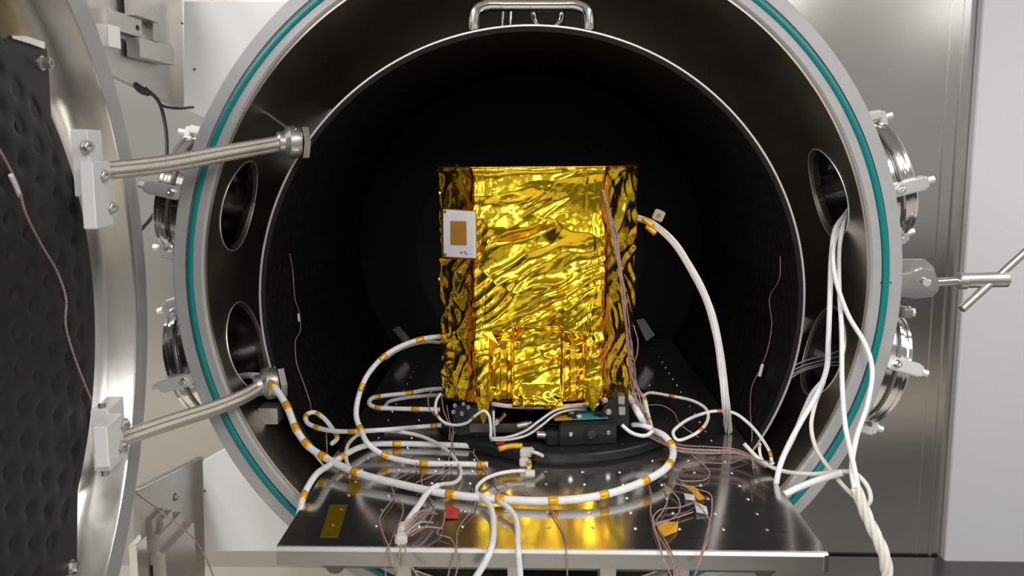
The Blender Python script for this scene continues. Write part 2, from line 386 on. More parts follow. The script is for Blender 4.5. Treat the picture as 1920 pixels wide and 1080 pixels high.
# stand-off brackets seen beside the rim
for pts in ([(470,596),(487,596),(497,642),(486,652)],[(1503,596),(1535,598),(1523,640),(1506,640)]):
    m=MB(); a=[at(x,y,1.78) for x,y in pts]; bq=[at(x,y,1.78)+V((0,.06,0)) for x,y in pts]
    m.add(a+bq,[(0,1,2,3),(7,6,5,4),(0,4,5,1),(1,5,6,2),(2,6,7,3),(3,7,4,0)]); m.build('standoff_bracket',beige_steel,sh)
for pts in ([(735,618),(748,611),(768,634),(760,645)],[(1192,600),(1207,597),(1228,628),(1212,640)]):
    m=MB(); a=[at(x,y,2.25) for x,y in pts]; bq=[p_+V((0,.04,0)) for p_ in a]
    m.add(a+bq,[(0,1,2,3),(7,6,5,4),(0,4,5,1),(1,5,6,2),(2,6,7,3),(3,7,4,0)]); tag(m.build('rail_bracket',dark_steel),'small dull bracket far inside the shroud, '+('left' if pts[0][0]<900 else 'right')+' of the gold box','bracket')
# ================================================================== door
DC=V((-.680,.900,AZ)); dth=math.radians(-8)
DU=V((math.sin(dth),math.cos(dth),0)); DN=V((math.cos(dth),-math.sin(dth),0))
def dl(u,n_,z): return DC+DU*u+DN*n_+V((0,0,z))
dr=thing('chamber_door','round stainless chamber door swung open, black dimpled plate inside','door')
lathe('door_dish',DC,-DN,[(.60,.000),(.630,.000),(.690,.000),(.6925,.003),(.6925,.048),(.66,.05)][1:],flange_steel,dr,256)
lathe('dish_wall',DC,-DN,[(.632,.0),(.628,.006),(.622,.05),(.60,.085),(.55,.11),(.3,.14),(0,.15)],door_steel,dr,192)
lathe('dish_back',DC,-DN,[(.692,.048),(.655,.052),(.64,.10),(.58,.14),(.3,.17),(0,.18)],door_steel,dr,128)
# black dimpled plate
PR=.452; PN=-.010
nr,na=110,260; rad=np.linspace(.0,PR,nr); an=np.linspace(0,2*PI,na,endpoint=False)
RA,AN=np.meshgrid(rad,an,indexing='ij'); X=RA*np.cos(AN); Z=RA*np.sin(AN)
u=X/.052; v=Z/.052+.5*(np.floor(u)%2); dd=np.sqrt((u-np.floor(u)-.5)**2+(v-np.floor(v)-.5)**2)
hh=PN-.007*np.exp(-(dd/.2)**2)*(RA<PR-.02)
P_=np.array(DC)+X[...,None]*np.array(DU)+hh[...,None]*np.array(DN)+Z[...,None]*np.array((0,0,1.))
fs=[(i*na+k,(i+1)*na+k,(i+1)*na+(k+1)%na,i*na+(k+1)%na) for i in range(nr-1) for k in range(na)]
pyd('dimpled_plate',P_.reshape(-1,3),fs,door_black,dr,True)
lathe('plate_edge',DC,DN,[(PR,PN),(PR+.002,PN-.003),(PR+.002,PN-.016),(PR-.02,PN-.018)],door_black,dr,128)
for k in range(8):
    a=k*PI/4+.2; p=dl(.40*math.cos(a),-.022,.40*math.sin(a)); cyl('standoff',p,p-DN*.09,.008,machined,dr,12)
# corner tab with bolt near the top and bottom of the plate
def tabplate(pts,n_,name='plate_tab',m=door_black):
    mb=MB(); q=[]
    for x,y in pts:
        d=ray(x,y); Cn=DC+DN*n_; t=((Cn-EYE).dot(DN))/d.dot(DN); q.append(EYE+d*t)
    b_=[p_-DN*.006 for p_ in q]; k=len(q)
    mb.add(q+b_,[tuple(range(k)),tuple(range(2*k-1,k-1,-1))]+[(i,i+k,(i+1)%k+k,(i+1)%k) for i in range(k)]); return mb.build(name,m,dr),q
tabplate([(10,74),(25,70),(60,80),(88,92),(93,150),(97,250),(100,330),(60,330),(20,200)],-.012)
tp,q=tabplate([(22,67),(50,68),(84,79),(84,92),(60,83),(24,72)],-.006,'tab_edge',polished)
def dpt(px,py,n_):
    d=ray(px,py); Cn=DC+DN*n_; t=((Cn-EYE).dot(DN))/d.dot(DN); return EYE+d*t
bolt('plate_bolt',dpt(76,118,-.012),DN,.0085,.016,machined,dr)
tabplate([(110,920),(146,905),(144,1075),(100,1085),(85,1040)],-.012)
bolt('plate_bolt',dpt(133,1062,-.012),DN,.0085,.012,machined,dr)
# hose clamps on the door
def hose_clamp(label,pc,z0,z1,flip):
    t=thing('hose_clamp',label,'clamp','white hose clamps on the door')
    c=dpt(*pc,0.0); uu=(c-DC).dot(DU)
    def blk(name,u0,u1,n0,n1,a,b_):
        vs=[dl(u_,n_,z_) for u_ in (u0,u1) for n_ in (n0,n1) for z_ in (a,b_)]
        return MB().add(vs,BF).build(name,white_plastic,t,bevel=.0015)
    H=z1-z0
    if not flip:
        blk('rear_block',uu-.005,uu+.055,-.008,.018,z0+.05,z1); blk('front_block',uu-.045,uu+.03,.018,.038,z0,z1-.052)
        blk('step_block',uu+.03,uu+.055,.016,.034,z0+.012,z0+.06)
        bb=[(uu-.012,.018,z1-.028),(uu-.005,.038,z1-.075),(uu+.02,.038,z0+.03)]
    else:
        blk('rear_block',uu-.0,uu+.075,-.006,.022,z0,z1); blk('front_block',uu-.06,uu+.01,.02,.042,z0+.03,z1-.01)
        bb=[(uu+.01,.042,z1-.03),(uu-.005,.042,z0+.045)]
        cyl('clamp_screw',dl(uu+.01,.01,z1),dl(uu+.01,.01,z1+.009),.006,machined,t,10); cyl('clamp_screw',dl(uu+.005,.01,z0),dl(uu+.005,.01,z0-.009),.006,machined,t,10)
    for (a,b_,c_) in bb: bolt('clamp_bolt',dl(a,b_,c_),DN*.7-DU*.7,.008,.013,machined,t)
hose_clamp('upper white plastic hose clamp bolted to the door plate',(150,335),.126,.285,False)
hose_clamp('lower white plastic hose clamp bolted to the door plate',(180,835),-.293,-.184,True)
# braided hoses
def hose(label,pts,r,endfit):
    t=thing('braided_hose',label,'hose','braided steel hoses from door to shroud'); path=spline(pts,.006)
    for k,(ox,oy) in enumerate([(0,r*1.0),(0,-r*1.0),(r*.95,0),(-r*.95,0)]):
        tube('braided_tube',offset_path(path,ox,oy),r,braid,t,14)
    a=path[0]; d=(path[1]-path[0]).normalized()
    lathe('ferrule',a-d*.004,d,[(0,0),(r*1.9,0),(r*2,.002),(r*2,.009),(0,.009)],machined,t,20)
    return path
up=hose('upper braided steel hose from upper white clamp to shroud rim',[at(172,323,1.33),at(300,309,1.39),at(430,286,1.46),at(530,268,1.535)],.0078,None)
lo=hose('lower braided steel hose from lower white clamp to shroud rim',[at(203,832,1.32),at(300,798,1.37),at(400,766,1.44),at(455,744,1.485),at(492,722,1.53)],.0075,None)
def fitting(label,c,d,s):
    t=thing('hose_fitting',label,'fitting','steel hose fittings at the shroud rim')
    d=V(d).normalized()
    lathe('fitting_collar',c-d*.012*s,d,[(0,0),(.017*s,0),(.021*s,.004*s),(.021*s,.014*s),(.026*s,.018*s),(.031*s,.022*s),(.032*s,.034*s),(.028*s,.044*s),(0,.046*s)],machined,t,24)
    lathe('fitting_hex',c+d*.034*s,d,[(0,0),(.034*s,0),(.034*s,.012*s),(0,.013*s)],polished,t,6,smooth=False)
    x,y,_=frame_of(d)
    for k in range(4):
        a=k*PI/2+.6; bolt('fitting_bolt',c+d*.022*s+(x*math.cos(a)+y*math.sin(a))*.027*s,-d,.0045*s,.009*s,polished,t)
    return t
fitting('steel fitting on shroud rim at end of upper braided hose',at(530,267,1.535),(1,.55,0),1.0)
fitting('steel fitting on shroud rim at end of lower braided hose',at(488,722,1.53),(1,.55,.1),1.0)
m=MB()
for (a,b_) in ((at(500,212,1.62),at(563,258,1.575)),(at(560,268,1.575),at(568,252,1.575))):
    vs,fs,_=tubev(spline([a,(a+b_)/2,b_]),.0028,8); m.add(vs,fs)
tag(m.build('stay_rod',machined),'thin steel stay rod reaching back above upper hose fitting','rod')
tag(box('support_block',at(508,775,1.59),(.040,.04,.034),machined),'small steel block below the lower hose fitting at rim','block')
# ================================================================== hinge assemblies left
def polyslab(name,pts,off,m,parent,bevel=0):
    k=len(pts); q=[V(p) for p in pts]; b_=[p+V(off) for p in q]
    return MB().add(q+b_,[tuple(range(k)),tuple(range(2*k-1,k-1,-1))]+[(i,i+k,(i+1)%k+k,(i+1)%k) for i in range(k)]).build(name,m,parent)
def hblock(px0,px1,py0,py1,XR,pxr,name='hinge_block',parent=None,m=machined):
    """box: front face spans px0..px1, right face (x=XR) recedes to px pxr"""
    f=atx(px1,(py0+py1)/2,XR); Yf=f.y; g_=atx(pxr,(py0+py1)/2,XR); Yb=g_.y
    xl=at(px0,(py0+py1)/2,Yf).x; z1=at(px1,py0,Yf).z; z0=at(px1,py1,Yf).z
    return MB().add(*boxv(((xl+XR)/2,(Yf+Yb)/2,(z0+z1)/2),(XR-xl,Yb-Yf,z1-z0))).build(name,m,parent,bevel=.0012)
hp=thing('door_hinge','upper steel door hinge plate with stacked square blocks','hinge','steel door hinges left of the flange')
XP=-.905
polyslab('hinge_plate',[atx(150,-120,XP),atx(339,-120,XP),atx(345,205,XP),atx(205,138,XP),atx(150,112,XP)],(-.014,0,0),machined,hp)
hblock(232,252,-30,28,-.872,298,parent=hp); hblock(120,200,14,52,-.885,265,parent=hp)
hblock(177,202,44,86,-.880,226,parent=hp,m=polished); hblock(237,262,70,107,-.868,326,parent=hp); hblock(266,287,40,76,-.890,300,parent=hp)
bolt('hinge_bolt',atx(258,52,-.885),(1,0,0),.005,.003,dark_steel,hp)
wp=polyslab('white_gusset_panel',[at(345,3,2.06),at(345,203,2.06),at(387,222,2.06),at(620,345,2.06),at(620,3,2.06)],(0,.02,0),gusset_paint,None)
tag(wp,'white painted gusset panel behind the flange at upper left','panel','white gusset panels behind the flange')
for (x,y) in ((340,44),(363,130)): cyl('panel_screw',at(x+2,y,2.06),at(x+2,y,2.06)-V((0,.003,0)),.003,dark_steel,wp,8)
hp=thing('door_hinge','lower steel door hinge plate with stacked square blocks','hinge','steel door hinges left of the flange')
polyslab('hinge_plate',[atx(262,920,XP),atx(380,860,XP),atx(384,1032,XP),atx(384,1100,XP),atx(262,1140,XP)],(-.014,0,0),machined,hp)
MB().add(*boxv((0,0,0),(1,1,1))).v
p0=atx(262,919,XP); p1=atx(382,859,XP)
mb=MB(); hw=.007
mb.add([p0+V((-.016,0,0)),p0,p1,p1+V((-.016,0,0)),p0+V((-.016,0,.004)),p0+V((.001,0,.004)),p1+V((.001,0,.004)),p1+V((-.016,0,.004))],[(0,1,2,3),(7,6,5,4),(0,4,5,1),(1,5,6,2),(2,6,7,3),(3,7,4,0)])
mb.build('plate_lip',polished,hp)
hblock(243,258,1022,1100,-.872,278,parent=hp,m=polished); hblock(283,306,974,1008,-.885,325,parent=hp)
hblock(287,312,1038,1120,-.868,369,parent=hp); hblock(250,286,975,1010,-.895,310,parent=hp); hblock(258,300,1004,1060,-.882,345,parent=hp)
bolt('hinge_bolt',atx(330,932,-.904),(1,0,0),.008,.006,machined,hp)
wp=polyslab('white_gusset_panel',[at(380,866,2.06),at(412,848,2.06),at(640,720,2.06),at(640,1033,2.06),at(385,1033,2.06)],(0,.02,0),gusset_paint,None)
tag(wp,'white painted gusset panel behind the flange at lower left','panel','white gusset panels behind the flange')
cyl('panel_screw',at(384,920,2.06),at(384,920,2.06)-V((0,.003,0)),.003,dark_steel,wp,8)
# black cable
bc=thing('black_cable','black power cable with plug hanging between door and chamber','cable')
tube('cable_jacket',spline([at(272,165,1.85),at(296,188,1.85),at(309,230,1.83),at(313,280,1.80),at(309,340,1.78),at(292,395,1.80),at(264,432,1.85)],.006),.0042,black_rubber,bc,10)
tube('cable_branch',spline([at(290,182,1.85),at(305,198,1.86),at(330,203,1.88),at(362,201,1.95)],.006),.0032,black_rubber,bc,10)
pth=spline([at(252,157,1.85),at(264,168,1.85),at(280,176,1.85)],.003)
tube('plug',pth,lambda t:.006+.003*math.sin(t*PI),black_rubber,bc,12)
cyl('plug_tip',at(250,158,1.85),at(256,161,1.85),.0035,polished,bc,8)
# ================================================================== swing bolt on the right
sb=thing('swing_bolt','steel swing bolt with sliding T handle right of the flange','clamp')
yb=1.56
for (y0,y1,dy) in ((487,545,.0),(500,560,-.0)):
    pass
def disc_plate(pts,Yc,th,name,m,parent): return polyslab(name,[at(x,y,Yc) for x,y in pts],(0,th,0),m,parent)
disc_plate([(1688,487),(1736,487),(1750,500),(1756,520),(1752,545),(1736,552),(1688,552)],1.60,.014,'clevis_ear',machined,sb)
disc_plate([(1688,516),(1712,512),(1730,503),(1750,509),(1760,524),(1760,545),(1748,557),(1715,560),(1688,556)],1.54,.010,'clevis_ear',polished,sb)
cyl('clevis_pin',at(1738,530,1.53),at(1738,530,1.62),.008,machined,sb,16)
cyl('eye_bolt',at(1722,532,1.556),at(1800,527,1.556),.0085,polished,sb,18)
lathe('bolt_eye',at(1722,532,1.545),(0,1,0),[(.008,0),(.015,0),(.017,.003),(.017,.017),(.015,.02),(.008,.02)],polished,sb,24,closed=True)
cyl('thread_collar',at(1796,527,1.556),at(1812,527,1.556),.0165,machined,sb,20)
cyl('sleeve_nut',at(1808,526,1.556),at(1889,524,1.556),.0150,machined,sb,24)
cyl('handle_bar',at(1803,580,1.53),at(1990,410,1.60),.0078,machined,sb,16)
o=MB().add(*boxv(at(1697,585,1.56),(.02,.03,.02))).build('rim_lug',machined,None,bevel=.003); tag(o,'small steel lug behind the right flange edge below swing bolt','lug')
bolt('lug_bolt',at(1703,585,1.56),(1,0,0),.009,.012,polished,o)
# ================================================================== slide table
TX0,TX1,TY0=-.3745,.4375,1.117
tb=thing('slide_table','polished stainless slide table with tapped holes, carrying the gold box','table')
TH_=.006
slab('table_plate',TX0,TX1,TY0,2.44,TZ-TH_,TZ,table_steel,tb)
m=MB(); lip=.0285
m.add([(x,TY0+dy,TZ+dz) for x in (TX0,TX1) for dy,dz in ((.0015,.0002),(-.0045,-.0046),(-.0035,-.006),(.0015,-.004))],[(0,1,5,4),(1,2,6,5),(2,3,7,6),(3,0,4,7),(3,2,1,0),(4,5,6,7)]); m.build('front_bead',bead_steel,tb)
slab('front_skirt',TX0,TX1,TY0-.003,TY0,TZ-lip,TZ-.003,edge_steel,tb,.0006)
slab('side_skirt',TX0,TX0+.003,TY0,2.43,TZ-lip,TZ-TH_,edge_steel,tb); slab('side_skirt',TX1-.003,TX1,TY0,2.43,TZ-lip,TZ-TH_,edge_steel,tb)
slab('corner_strip',TX1-.006,TX1+.0005,TY0-.0045,TY0-.003,TZ-lip,TZ-.003,polished,tb)
holes=[]; proto=None
cols=[.031+k*.0675 for k in range(-5,6)]; rows=[1.185+.0545*k for k in range(0,22)]
for j,y in enumerate(rows):
    for x in cols:
        if (x-.062)**2+(y-1.691)**2<.27**2: continue
        if proto is None:
            proto=MB().add(*lathev((0,0,0),(0,0,1),[(.0036,0),(.0030,.0011),(.0018,.0012),(.0014,.0003),(0,.0003)],10)).build('table_screw',polished,tb); oo=proto
        else: oo=bpy.data.objects.new('table_screw',proto.data); COL.objects.link(oo); oo.parent=tb
        oo.location=(x,y,TZ+.0001)
# under the table
ur=thing('table_undercarriage','dark slide rails and frame under the front edge of table','frame')
for x in (-.30,.36):
    cyl('slide_rail',(x,1.16,TZ-.052),(x,2.4,TZ-.052),.016,dark_steel,ur,20)
slab('cross_beam',-.33,.39,1.19,1.25,TZ-.075,TZ-.030,dark_steel,ur,.003)
for x in (-.19,-.02,.12,.23): slab('hanger_bracket',x-.012,x+.012,1.14,1.19,TZ-.08,TZ-.029,machined,ur,.002)
for x in (-.338,.405): slab('end_pad',x-.016,x+.016,1.14,1.17,TZ-.041,TZ-.0295,white_plastic,ur,.002)
lathe('rail_drum',(-.25,1.28,TZ-.06),(1,0,0),[(0,0),(.03,0),(.03,.1),(0,.1)],machined,ur,24); lathe('rail_drum',(.23,1.28,TZ-.06),(1,0,0),[(0,0),(.03,0),(.03,.12),(0,.12)],machined,ur,24)
m=MB(); m.add(*tubev(spline([V((.20,1.15,TZ-.075)),V((.225,1.15,TZ-.058)),V((.25,1.15,TZ-.075))]),.006,8)[:2]); tag(m.build('teal_hose',teal,None,smooth=True),'short teal hose loop under the right front of table','hose')
# ================================================================== turntable
tt=thing('turntable','low black round turntable on the slide table under the gold box','turntable')
T0=(.062,1.691,TZ)
lathe('turntable_base',T0,(0,0,1),[(0,0),(.252,0),(.252,.004),(0,.004)],black_anod,tt,128)
lathe('turntable_disc',T0,(0,0,1),[(0,.004),(.258,.004),(.2605,.006),(.2605,.0195),(.258,.022),(0,.022)],black_anod,tt,160)
for k in range(24):
    a=2*PI*k/24; r=.235; p=V((T0[0]+r*math.cos(a),T0[1]+r*math.sin(a),DZ)); cyl('disc_screw',p,p+V((0,0,.0012)),.0035,dark_steel,tt,10)
# ================================================================== stage under the satellite
st=thing('support_stage','black machined support stage between turntable and gold box','stand')
SCX,SCY=.014,1.70
slab('stage_top_plate',SCX-.165,SCX+.165,SCY-.165,SCY+.165,.953,.962,black_anod,st,.002)
slab('stage_base_plate',SCX-.14,SCX+.15,SCY-.15,SCY+.15,DZ,DZ+.010,black_anod,st,.002)
for sx,sy in ((-1,-1),(1,-1),(-1,1),(1,1)):
    slab('stage_post',SCX+sx*.125-.022,SCX+sx*.125+.022,SCY+sy*.12-.022,SCY+sy*.12+.022,DZ+.010,.953,black_anod,st,.003)
# left mechanism
slab('drive_housing',SCX-.165,SCX-.08,SCY-.18,SCY-.09,DZ+.001,.950,black_anod,st,.004)
for (x,y) in ((853,760),(866,775),(878,763),(869,757),(850,772)): bolt('hex_bolt',at(x,y,SCY-.181),(0,-1,0),.0030,.008,machined,st)
# right bracket (sloping black side plate)
disc_plate([(1128,772),(1138,752),(1158,742),(1178,738),(1180,800),(1130,792)],SCY-.20,.05,'side_bracket',black_anod,st)
for (x,y) in ((1141,772),(1134,750)): bolt('hex_bolt',at(x,y,SCY-.201),(0,-1,0),.0045,.006,machined,st)
for (x,y) in ((1165,749),(1166,769)): slab('side_sensor',at(x,y,SCY-.21).x-.006,at(x,y,SCY-.21).x+.006,SCY-.216,SCY-.19,at(x,y,SCY-.21).z-.008,at(x,y,SCY-.21).z+.008,machined,st,.001)
def cart(name,x,y,w_,h_,Yc,d_,m,parent,bev=.001):
    c=at(x,y,Yc); return MB().add(*boxv((c.x,Yc+d_/2,c.z),(w_,d_,h_))).build(name,m,parent,bevel=bev)
c1=thing('coax_connector','small brass and steel connector under left of gold box','connector')
a=at(935,790,SCY-.20); b_=at(948,776,SCY-.20); cyl('connector_body',at(925,795,SCY-.20),a,.008,machined,c1,12); cyl('connector_tip',a,b_,.0045,brass,c1,12)
c1=thing('coax_connector','small steel connector in front of stage centre','connector')
cyl('connector_body',at(970,799,SCY-.21),at(990,795,SCY-.21),.0065,machined,c1,12); cyl('connector_tip',at(990,795,SCY-.21),at(997,791,SCY-.21),.004,polished,c1,12)
slab('stage_crossbar',SCX-.13,SCX+.10,SCY-.19,SCY-.18,DZ+.012,DZ+.030,dark_steel,st,.001)
# black controller box
bx=thing('controller_box','black metal box with central knob on the turntable edge','box')
yaw=math.radians(-9); c=at(1098,812,1.475); R3=Matrix.Rotation(math.radians(8),3,'Z')
cz=DZ+.0215; cc=V((c.x,1.515,cz))
box('box_body',cc,(.112,.075,.041),black_anod,bx,R3,.002)
box('box_lid',cc+V((0,0,.0222)),(.106,.069,.003),black_anod,bx,R3,.001)
box('end_block',cc+R3@V((-.068,-.008,-.006)),(.024,.05,.028),black_anod,bx,R3,.002)
fr=lambda x,z:cc+R3@V((x,-.0375,z))
nd=R3@V((0,-1,0))
lathe('box_knob',fr(.004,.002),nd,[(.0115,0),(.0115,.002),(.009,.002),(.009,.010),(.007,.012),(0,.012)],black_rubber,bx,24)
for x in (-.034,.039): lathe('box_screw',fr(x,.002),nd,[(.0045,0),(.0045,.0015),(.0035,.0025),(.0015,.0025),(.001,.001),(0,.001)],polished,bx,14)
cyl('side_connector',cc+R3@V((-.080,-.02,-.004)),cc+R3@V((-.098,-.02,-.002)),.0085,polished,bx,14)
pb=thing('circuit_board','small green circuit board lying on the black controller box','circuit board')
pc=cc+V((0,-.004,.0265)); box('board',pc+R3@V((.006,.0,.001)),(.07,.05,.0016),pcb_mat,pb,R3,0)
box('tape_strip',pc+R3@V((-.038,-.01,.001)),(.05,.03,.001),kapton,pb,R3,0)
for k in range(9): 
    x=random.uniform(-.03,.035); y=random.uniform(-.02,.02); s=random.uniform(.004,.010); box('chip',pc+R3@V((x,y,.004)),(s*1.4,s,.004),random.choice([polished,label_white,black_anod,machined]),pb,R3,.0003)
# ================================================================== gold satellite
sat=thing('gold_foil_satellite','large box-shaped satellite wrapped in crinkled gold foil on black stage','satellite')
X0,X1=-.103,.136; YF=1.5; CH=.073; ZT=1.4165; ZB=.958
YB=1.90
corners=[(X0-CH,YB),(X0-CH,YF+CH),(X0,YF),(X1,YF),(X1+CH,YF+CH),(X1+CH,YB)]
segs=[]; 
def along():
    pts=[];nrm=[];S=[]; s=0
    for i in range(len(corners)-1):
        a=V((*corners[i],0)); b_=V((*corners[i+1],0)); L=(b_-a).length; st_=.0019 if 1<=i<=3 else .006; n=int(L/st_)
        nn=V((b_.y-a.y,-(b_.x-a.x),0)).normalized()
        for k in range(n): pts.append(a.lerp(b_,k/n)); S.append(s+L*k/n); nrm.append(nn)
        s+=L
    pts.append(V((*corners[-1],0))); S.append(s); nrm.append(nn)
    # smooth normals near the corners
    N2=[]
    for i in range(len(nrm)):
        q=V((0,0,0))
        for k in range(-3,4): q+=nrm[min(len(nrm)-1,max(0,i+k))]
        N2.append(q.normalized())
    return pts,N2,np.array(S)
pts,nrm,S=along(); nzv=240; zs=np.linspace(ZB,ZT,nzv)
PX=np.array([[p.x,p.y] for p in pts]); NX=np.array([[n_.x,n_.y] for n_ in nrm])
SS,ZZ=np.meshgrid(S,zs,indexing='ij')
Lside=YB-YF-CH; sF0=Lside+math.hypot(CH,CH); xs=SS-sF0+X0     # xs = x on the front facet
def ridge(x,y,seed,p=1.0): 
    n_=nz(x,y,seed); return (1-np.abs(2*n_-1))**p
def ridged_dir(ang,long,short,seed,warp=.02):
    ca,sa=math.cos(ang),math.sin(ang)
    wx=xs+warp*(nz(xs/.06+9,ZZ/.06,seed+50)-.5)*2; wz=ZZ+warp*(nz(xs/.06,ZZ/.06+7,seed+51)-.5)*2
    a=(wx*ca+wz*sa)/long; b_=(-wx*sa+wz*ca)/short; return ridge(a+31,b_+17,seed)
amp=nz(xs/.08,ZZ/.08,3)
h=.017*(ridged_dir(math.radians(30),.16,.050,11)-.5)
h+=.0068*(ridged_dir(math.radians(24),.13,.024,12)-.5)*(.3+amp)
h+=.0034*(ridged_dir(math.radians(42),.09,.014,13,.012)-.5)*(nz(xs/.05,ZZ/.05,5))
h+=.0030*(ridged_dir(math.radians(-40),.10,.040,14)-.5)*(nz(xs/.07,ZZ/.07,6))
# long horizontal sweeps near the top
ht=np.clip((ZZ-1.32)/.05,0,1); h=h*(1-.6*ht)+ht*.010*(ridged_dir(math.radians(4),.25,.032,16,.010)-.5)
# vertical pleats next to the facet edges
ed=np.minimum(np.abs(xs-X0),np.abs(xs-X1)); pe=np.exp(-(ed/.022)**2)
h+=pe*.003*(ridged_dir(math.radians(88),.14,.008,17,.006)-.5)
side=np.clip((np.abs(xs-(X0+X1)/2)-(X1-X0)/2)/.01,0,1)
h=h*(1-.75*side)+side*.006*(ridged_dir(math.radians(60),.09,.030,18)-.5)+side*.002*(ridged_dir(math.radians(-60),.06,.016,19)-.5)
top=np.clip((ZT-ZZ)/.006,0,1); h*=.15+.85*top
# bulge at top rim band (flared lip)
h+=.004*np.exp(-((ZT-ZZ)/.008)**2)
# label area is flat
# slots at the bottom front
def zpy(py): return at(1000,py,1.5).z
def xpx(px,py=690): return at(px,py,1.5).x
def slot(xa,xb,zt,depth,slope):
    ins=np.clip((xs-xa)/.003,0,1)*np.clip((xb-xs)/.003,0,1)
    vert=np.clip((zt+slope*(0)-ZZ)/slope,0,1)
    return -depth*ins*vert
z_s=zpy(622)
d1=slot(xpx(918),xpx(960),z_s,.040,.020); d2=slot(xpx(1056),xpx(1098),z_s,.040,.020)
dc=slot(xpx(960),xpx(1056),zpy(612),.012,.012)
low=np.clip((zpy(722)-ZZ)/.02,0,1); incen=((xs>xpx(962))&(xs<xpx(1054))).astype(float)
h=h+np.minimum(np.minimum(d1,d2),dc)+low*incen*(.010+.012*(ridge(xs/.022+3,ZZ/.011+5,33)-.3))
front=(xs>X0)&(xs<X1)
# narrowing to the bottom of the side sections
vs=np.zeros(SS.shape+(3,)); 
tilt=(xs-.016)*.008
vs[...,0]=PX[:,0][:,None]+NX[:,0][:,None]*h; vs[...,1]=PX[:,1][:,None]+NX[:,1][:,None]*h; vs[...,2]=ZZ+tilt*np.clip((ZZ-ZB)/(ZT-ZB),0,1)
# scalloped bottom hem
hem=.012*(nz(xs/.05,xs*0+2,21)-.5)
vs[...,2]+=hem*np.clip(1-(ZZ-ZB)/.05,0,1)
ns=len(pts)
fs=[(i*nzv+k,(i+1)*nzv+k,(i+1)*nzv+k+1,i*nzv+k+1) for i in range(ns-1) for k in range(nzv-1)]
fo=pyd('foil_wrap',vs.reshape(-1,3),fs,gold,sat,True)
# amber seam strips beside the two front edges
for xa_,xb_ in ((X0-.024,X0+.002),(X1-.003,X1+.020)):
    ii=np.where((S-sF0+X0>xa_)&(S-sF0+X0<xb_))[0]; i0,i1=ii[0],ii[-1]+1; sub=vs[i0:i1].copy(); sub[...,0]+=(NX[i0:i1,0]*.0009)[:,None]; sub[...,1]+=(NX[i0:i1,1]*.0009)[:,None]
    n_=i1-i0; pyd('seam_strip',sub.reshape(-1,3),[(i*nzv+k,(i+1)*nzv+k,(i+1)*nzv+k+1,i*nzv+k+1) for i in range(n_-1) for k in range(nzv-1)],gold_orange,sat,True)
# top sheet, back sheet
tc_=[V((vs[i,-1,0],vs[i,-1,1],vs[i,-1,2])) for i in range(ns)]
cen=V((.016,1.68,ZT+.001)); pyd('foil_top',[cen]+tc_,[(0,i,i+1) for i in range(1,ns)]+[(0,ns,1)],gold,sat)
slab('foil_back',X0-CH,X1+CH,YB,YB+.004,ZB,ZT-.004,gold,sat)
slab('inner_body',X0-.055,X1+.055,YF+.085,YB-.01,ZB+.006,ZT-.01,black_anod,sat,.004)
# folded lip along the top edge
tube('top_hem',[p+V((0,0,.0005)) for p in tc_[::3]],.0016,gold_orange,sat,6)
# bright folded posts inside the slots
for (pa,pb_,yt) in ((936,952,645),(1068,1083,645)):
    xa,xb=xpx(pa),xpx(pb_); zt=zpy(yt); zb=zpy(748); m=MB(); N_=14
    for k in range(N_):
        z0=zb+(zt-zb)*k/(N_-1); j=.0007*math.sin(k*2.1); y=YF-.002+.030*k/(N_-1)+.0008*math.cos(k*1.7)
        m.v+=[(xa+j,y+.01,z0),(xa+.003+j,y,z0),(xb-.003+j,y+.001,z0),(xb+j,y+.012,z0)]
    for k in range(N_-1):
        for q in range(3): m.f.append((k*4+q,k*4+q+1,k*4+q+5,k*4+q+4))
    m.f.append((N_*4-4,N_*4-3,N_*4-2,N_*4-1)); m.build('foil_post',gold,sat)
# sloped orange flaps at the top corners of the slots
for pts_ in ([(906,624),(921,622),(934,645),(921,668)],[(958,640),(975,612),(985,614),(966,640)],[(1050,614),(1060,622),(1072,645),(1056,640)],[(1098,640),(1112,622),(1124,626),(1100,668)]):
    q=[at(x,y,YF-.004+.006*(i%2)) for i,(x,y) in enumerate(pts_)]; b_=[p+V((0,.0006,0)) for p in q]
    MB().add(q+b_,[(0,1,2,3),(7,6,5,4),(0,4,5,1),(1,5,6,2),(2,6,7,3),(3,7,4,0)]).build('corner_flap',gold_orange,sat)
# spikes of folded foil
def spike(px,py0,tipx,tipy,wpx):
    m=MB(); N_=9; k=10
    for i in range(N_):
        t=i/(N_-1); c=at(px+(tipx-px)*t,py0+(tipy-py0)*t,YF-.006-.018*t); w_=wpx/2*.001*(1-t)**.8+.0008
        for j in range(k):
            a=2*PI*j/k; rr_=w_*(1+.22*math.cos(3*a+t*2)); m.v.append((c.x+rr_*math.cos(a),c.y+rr_*.45*math.sin(a)+.006,c.z))
    for i in range(N_-1):
        for j in range(k): m.f.append((i*k+j,i*k+(j+1)%k,(i+1)*k+(j+1)%k,(i+1)*k+j))
    m.f.append(tuple(range(k))); m.f.append(tuple((N_-1)*k+j for j in range(k))); m.build('foil_spike',gold,sat)
spike(907,728,906,796,38); spike(1110,712,1113,774,46)
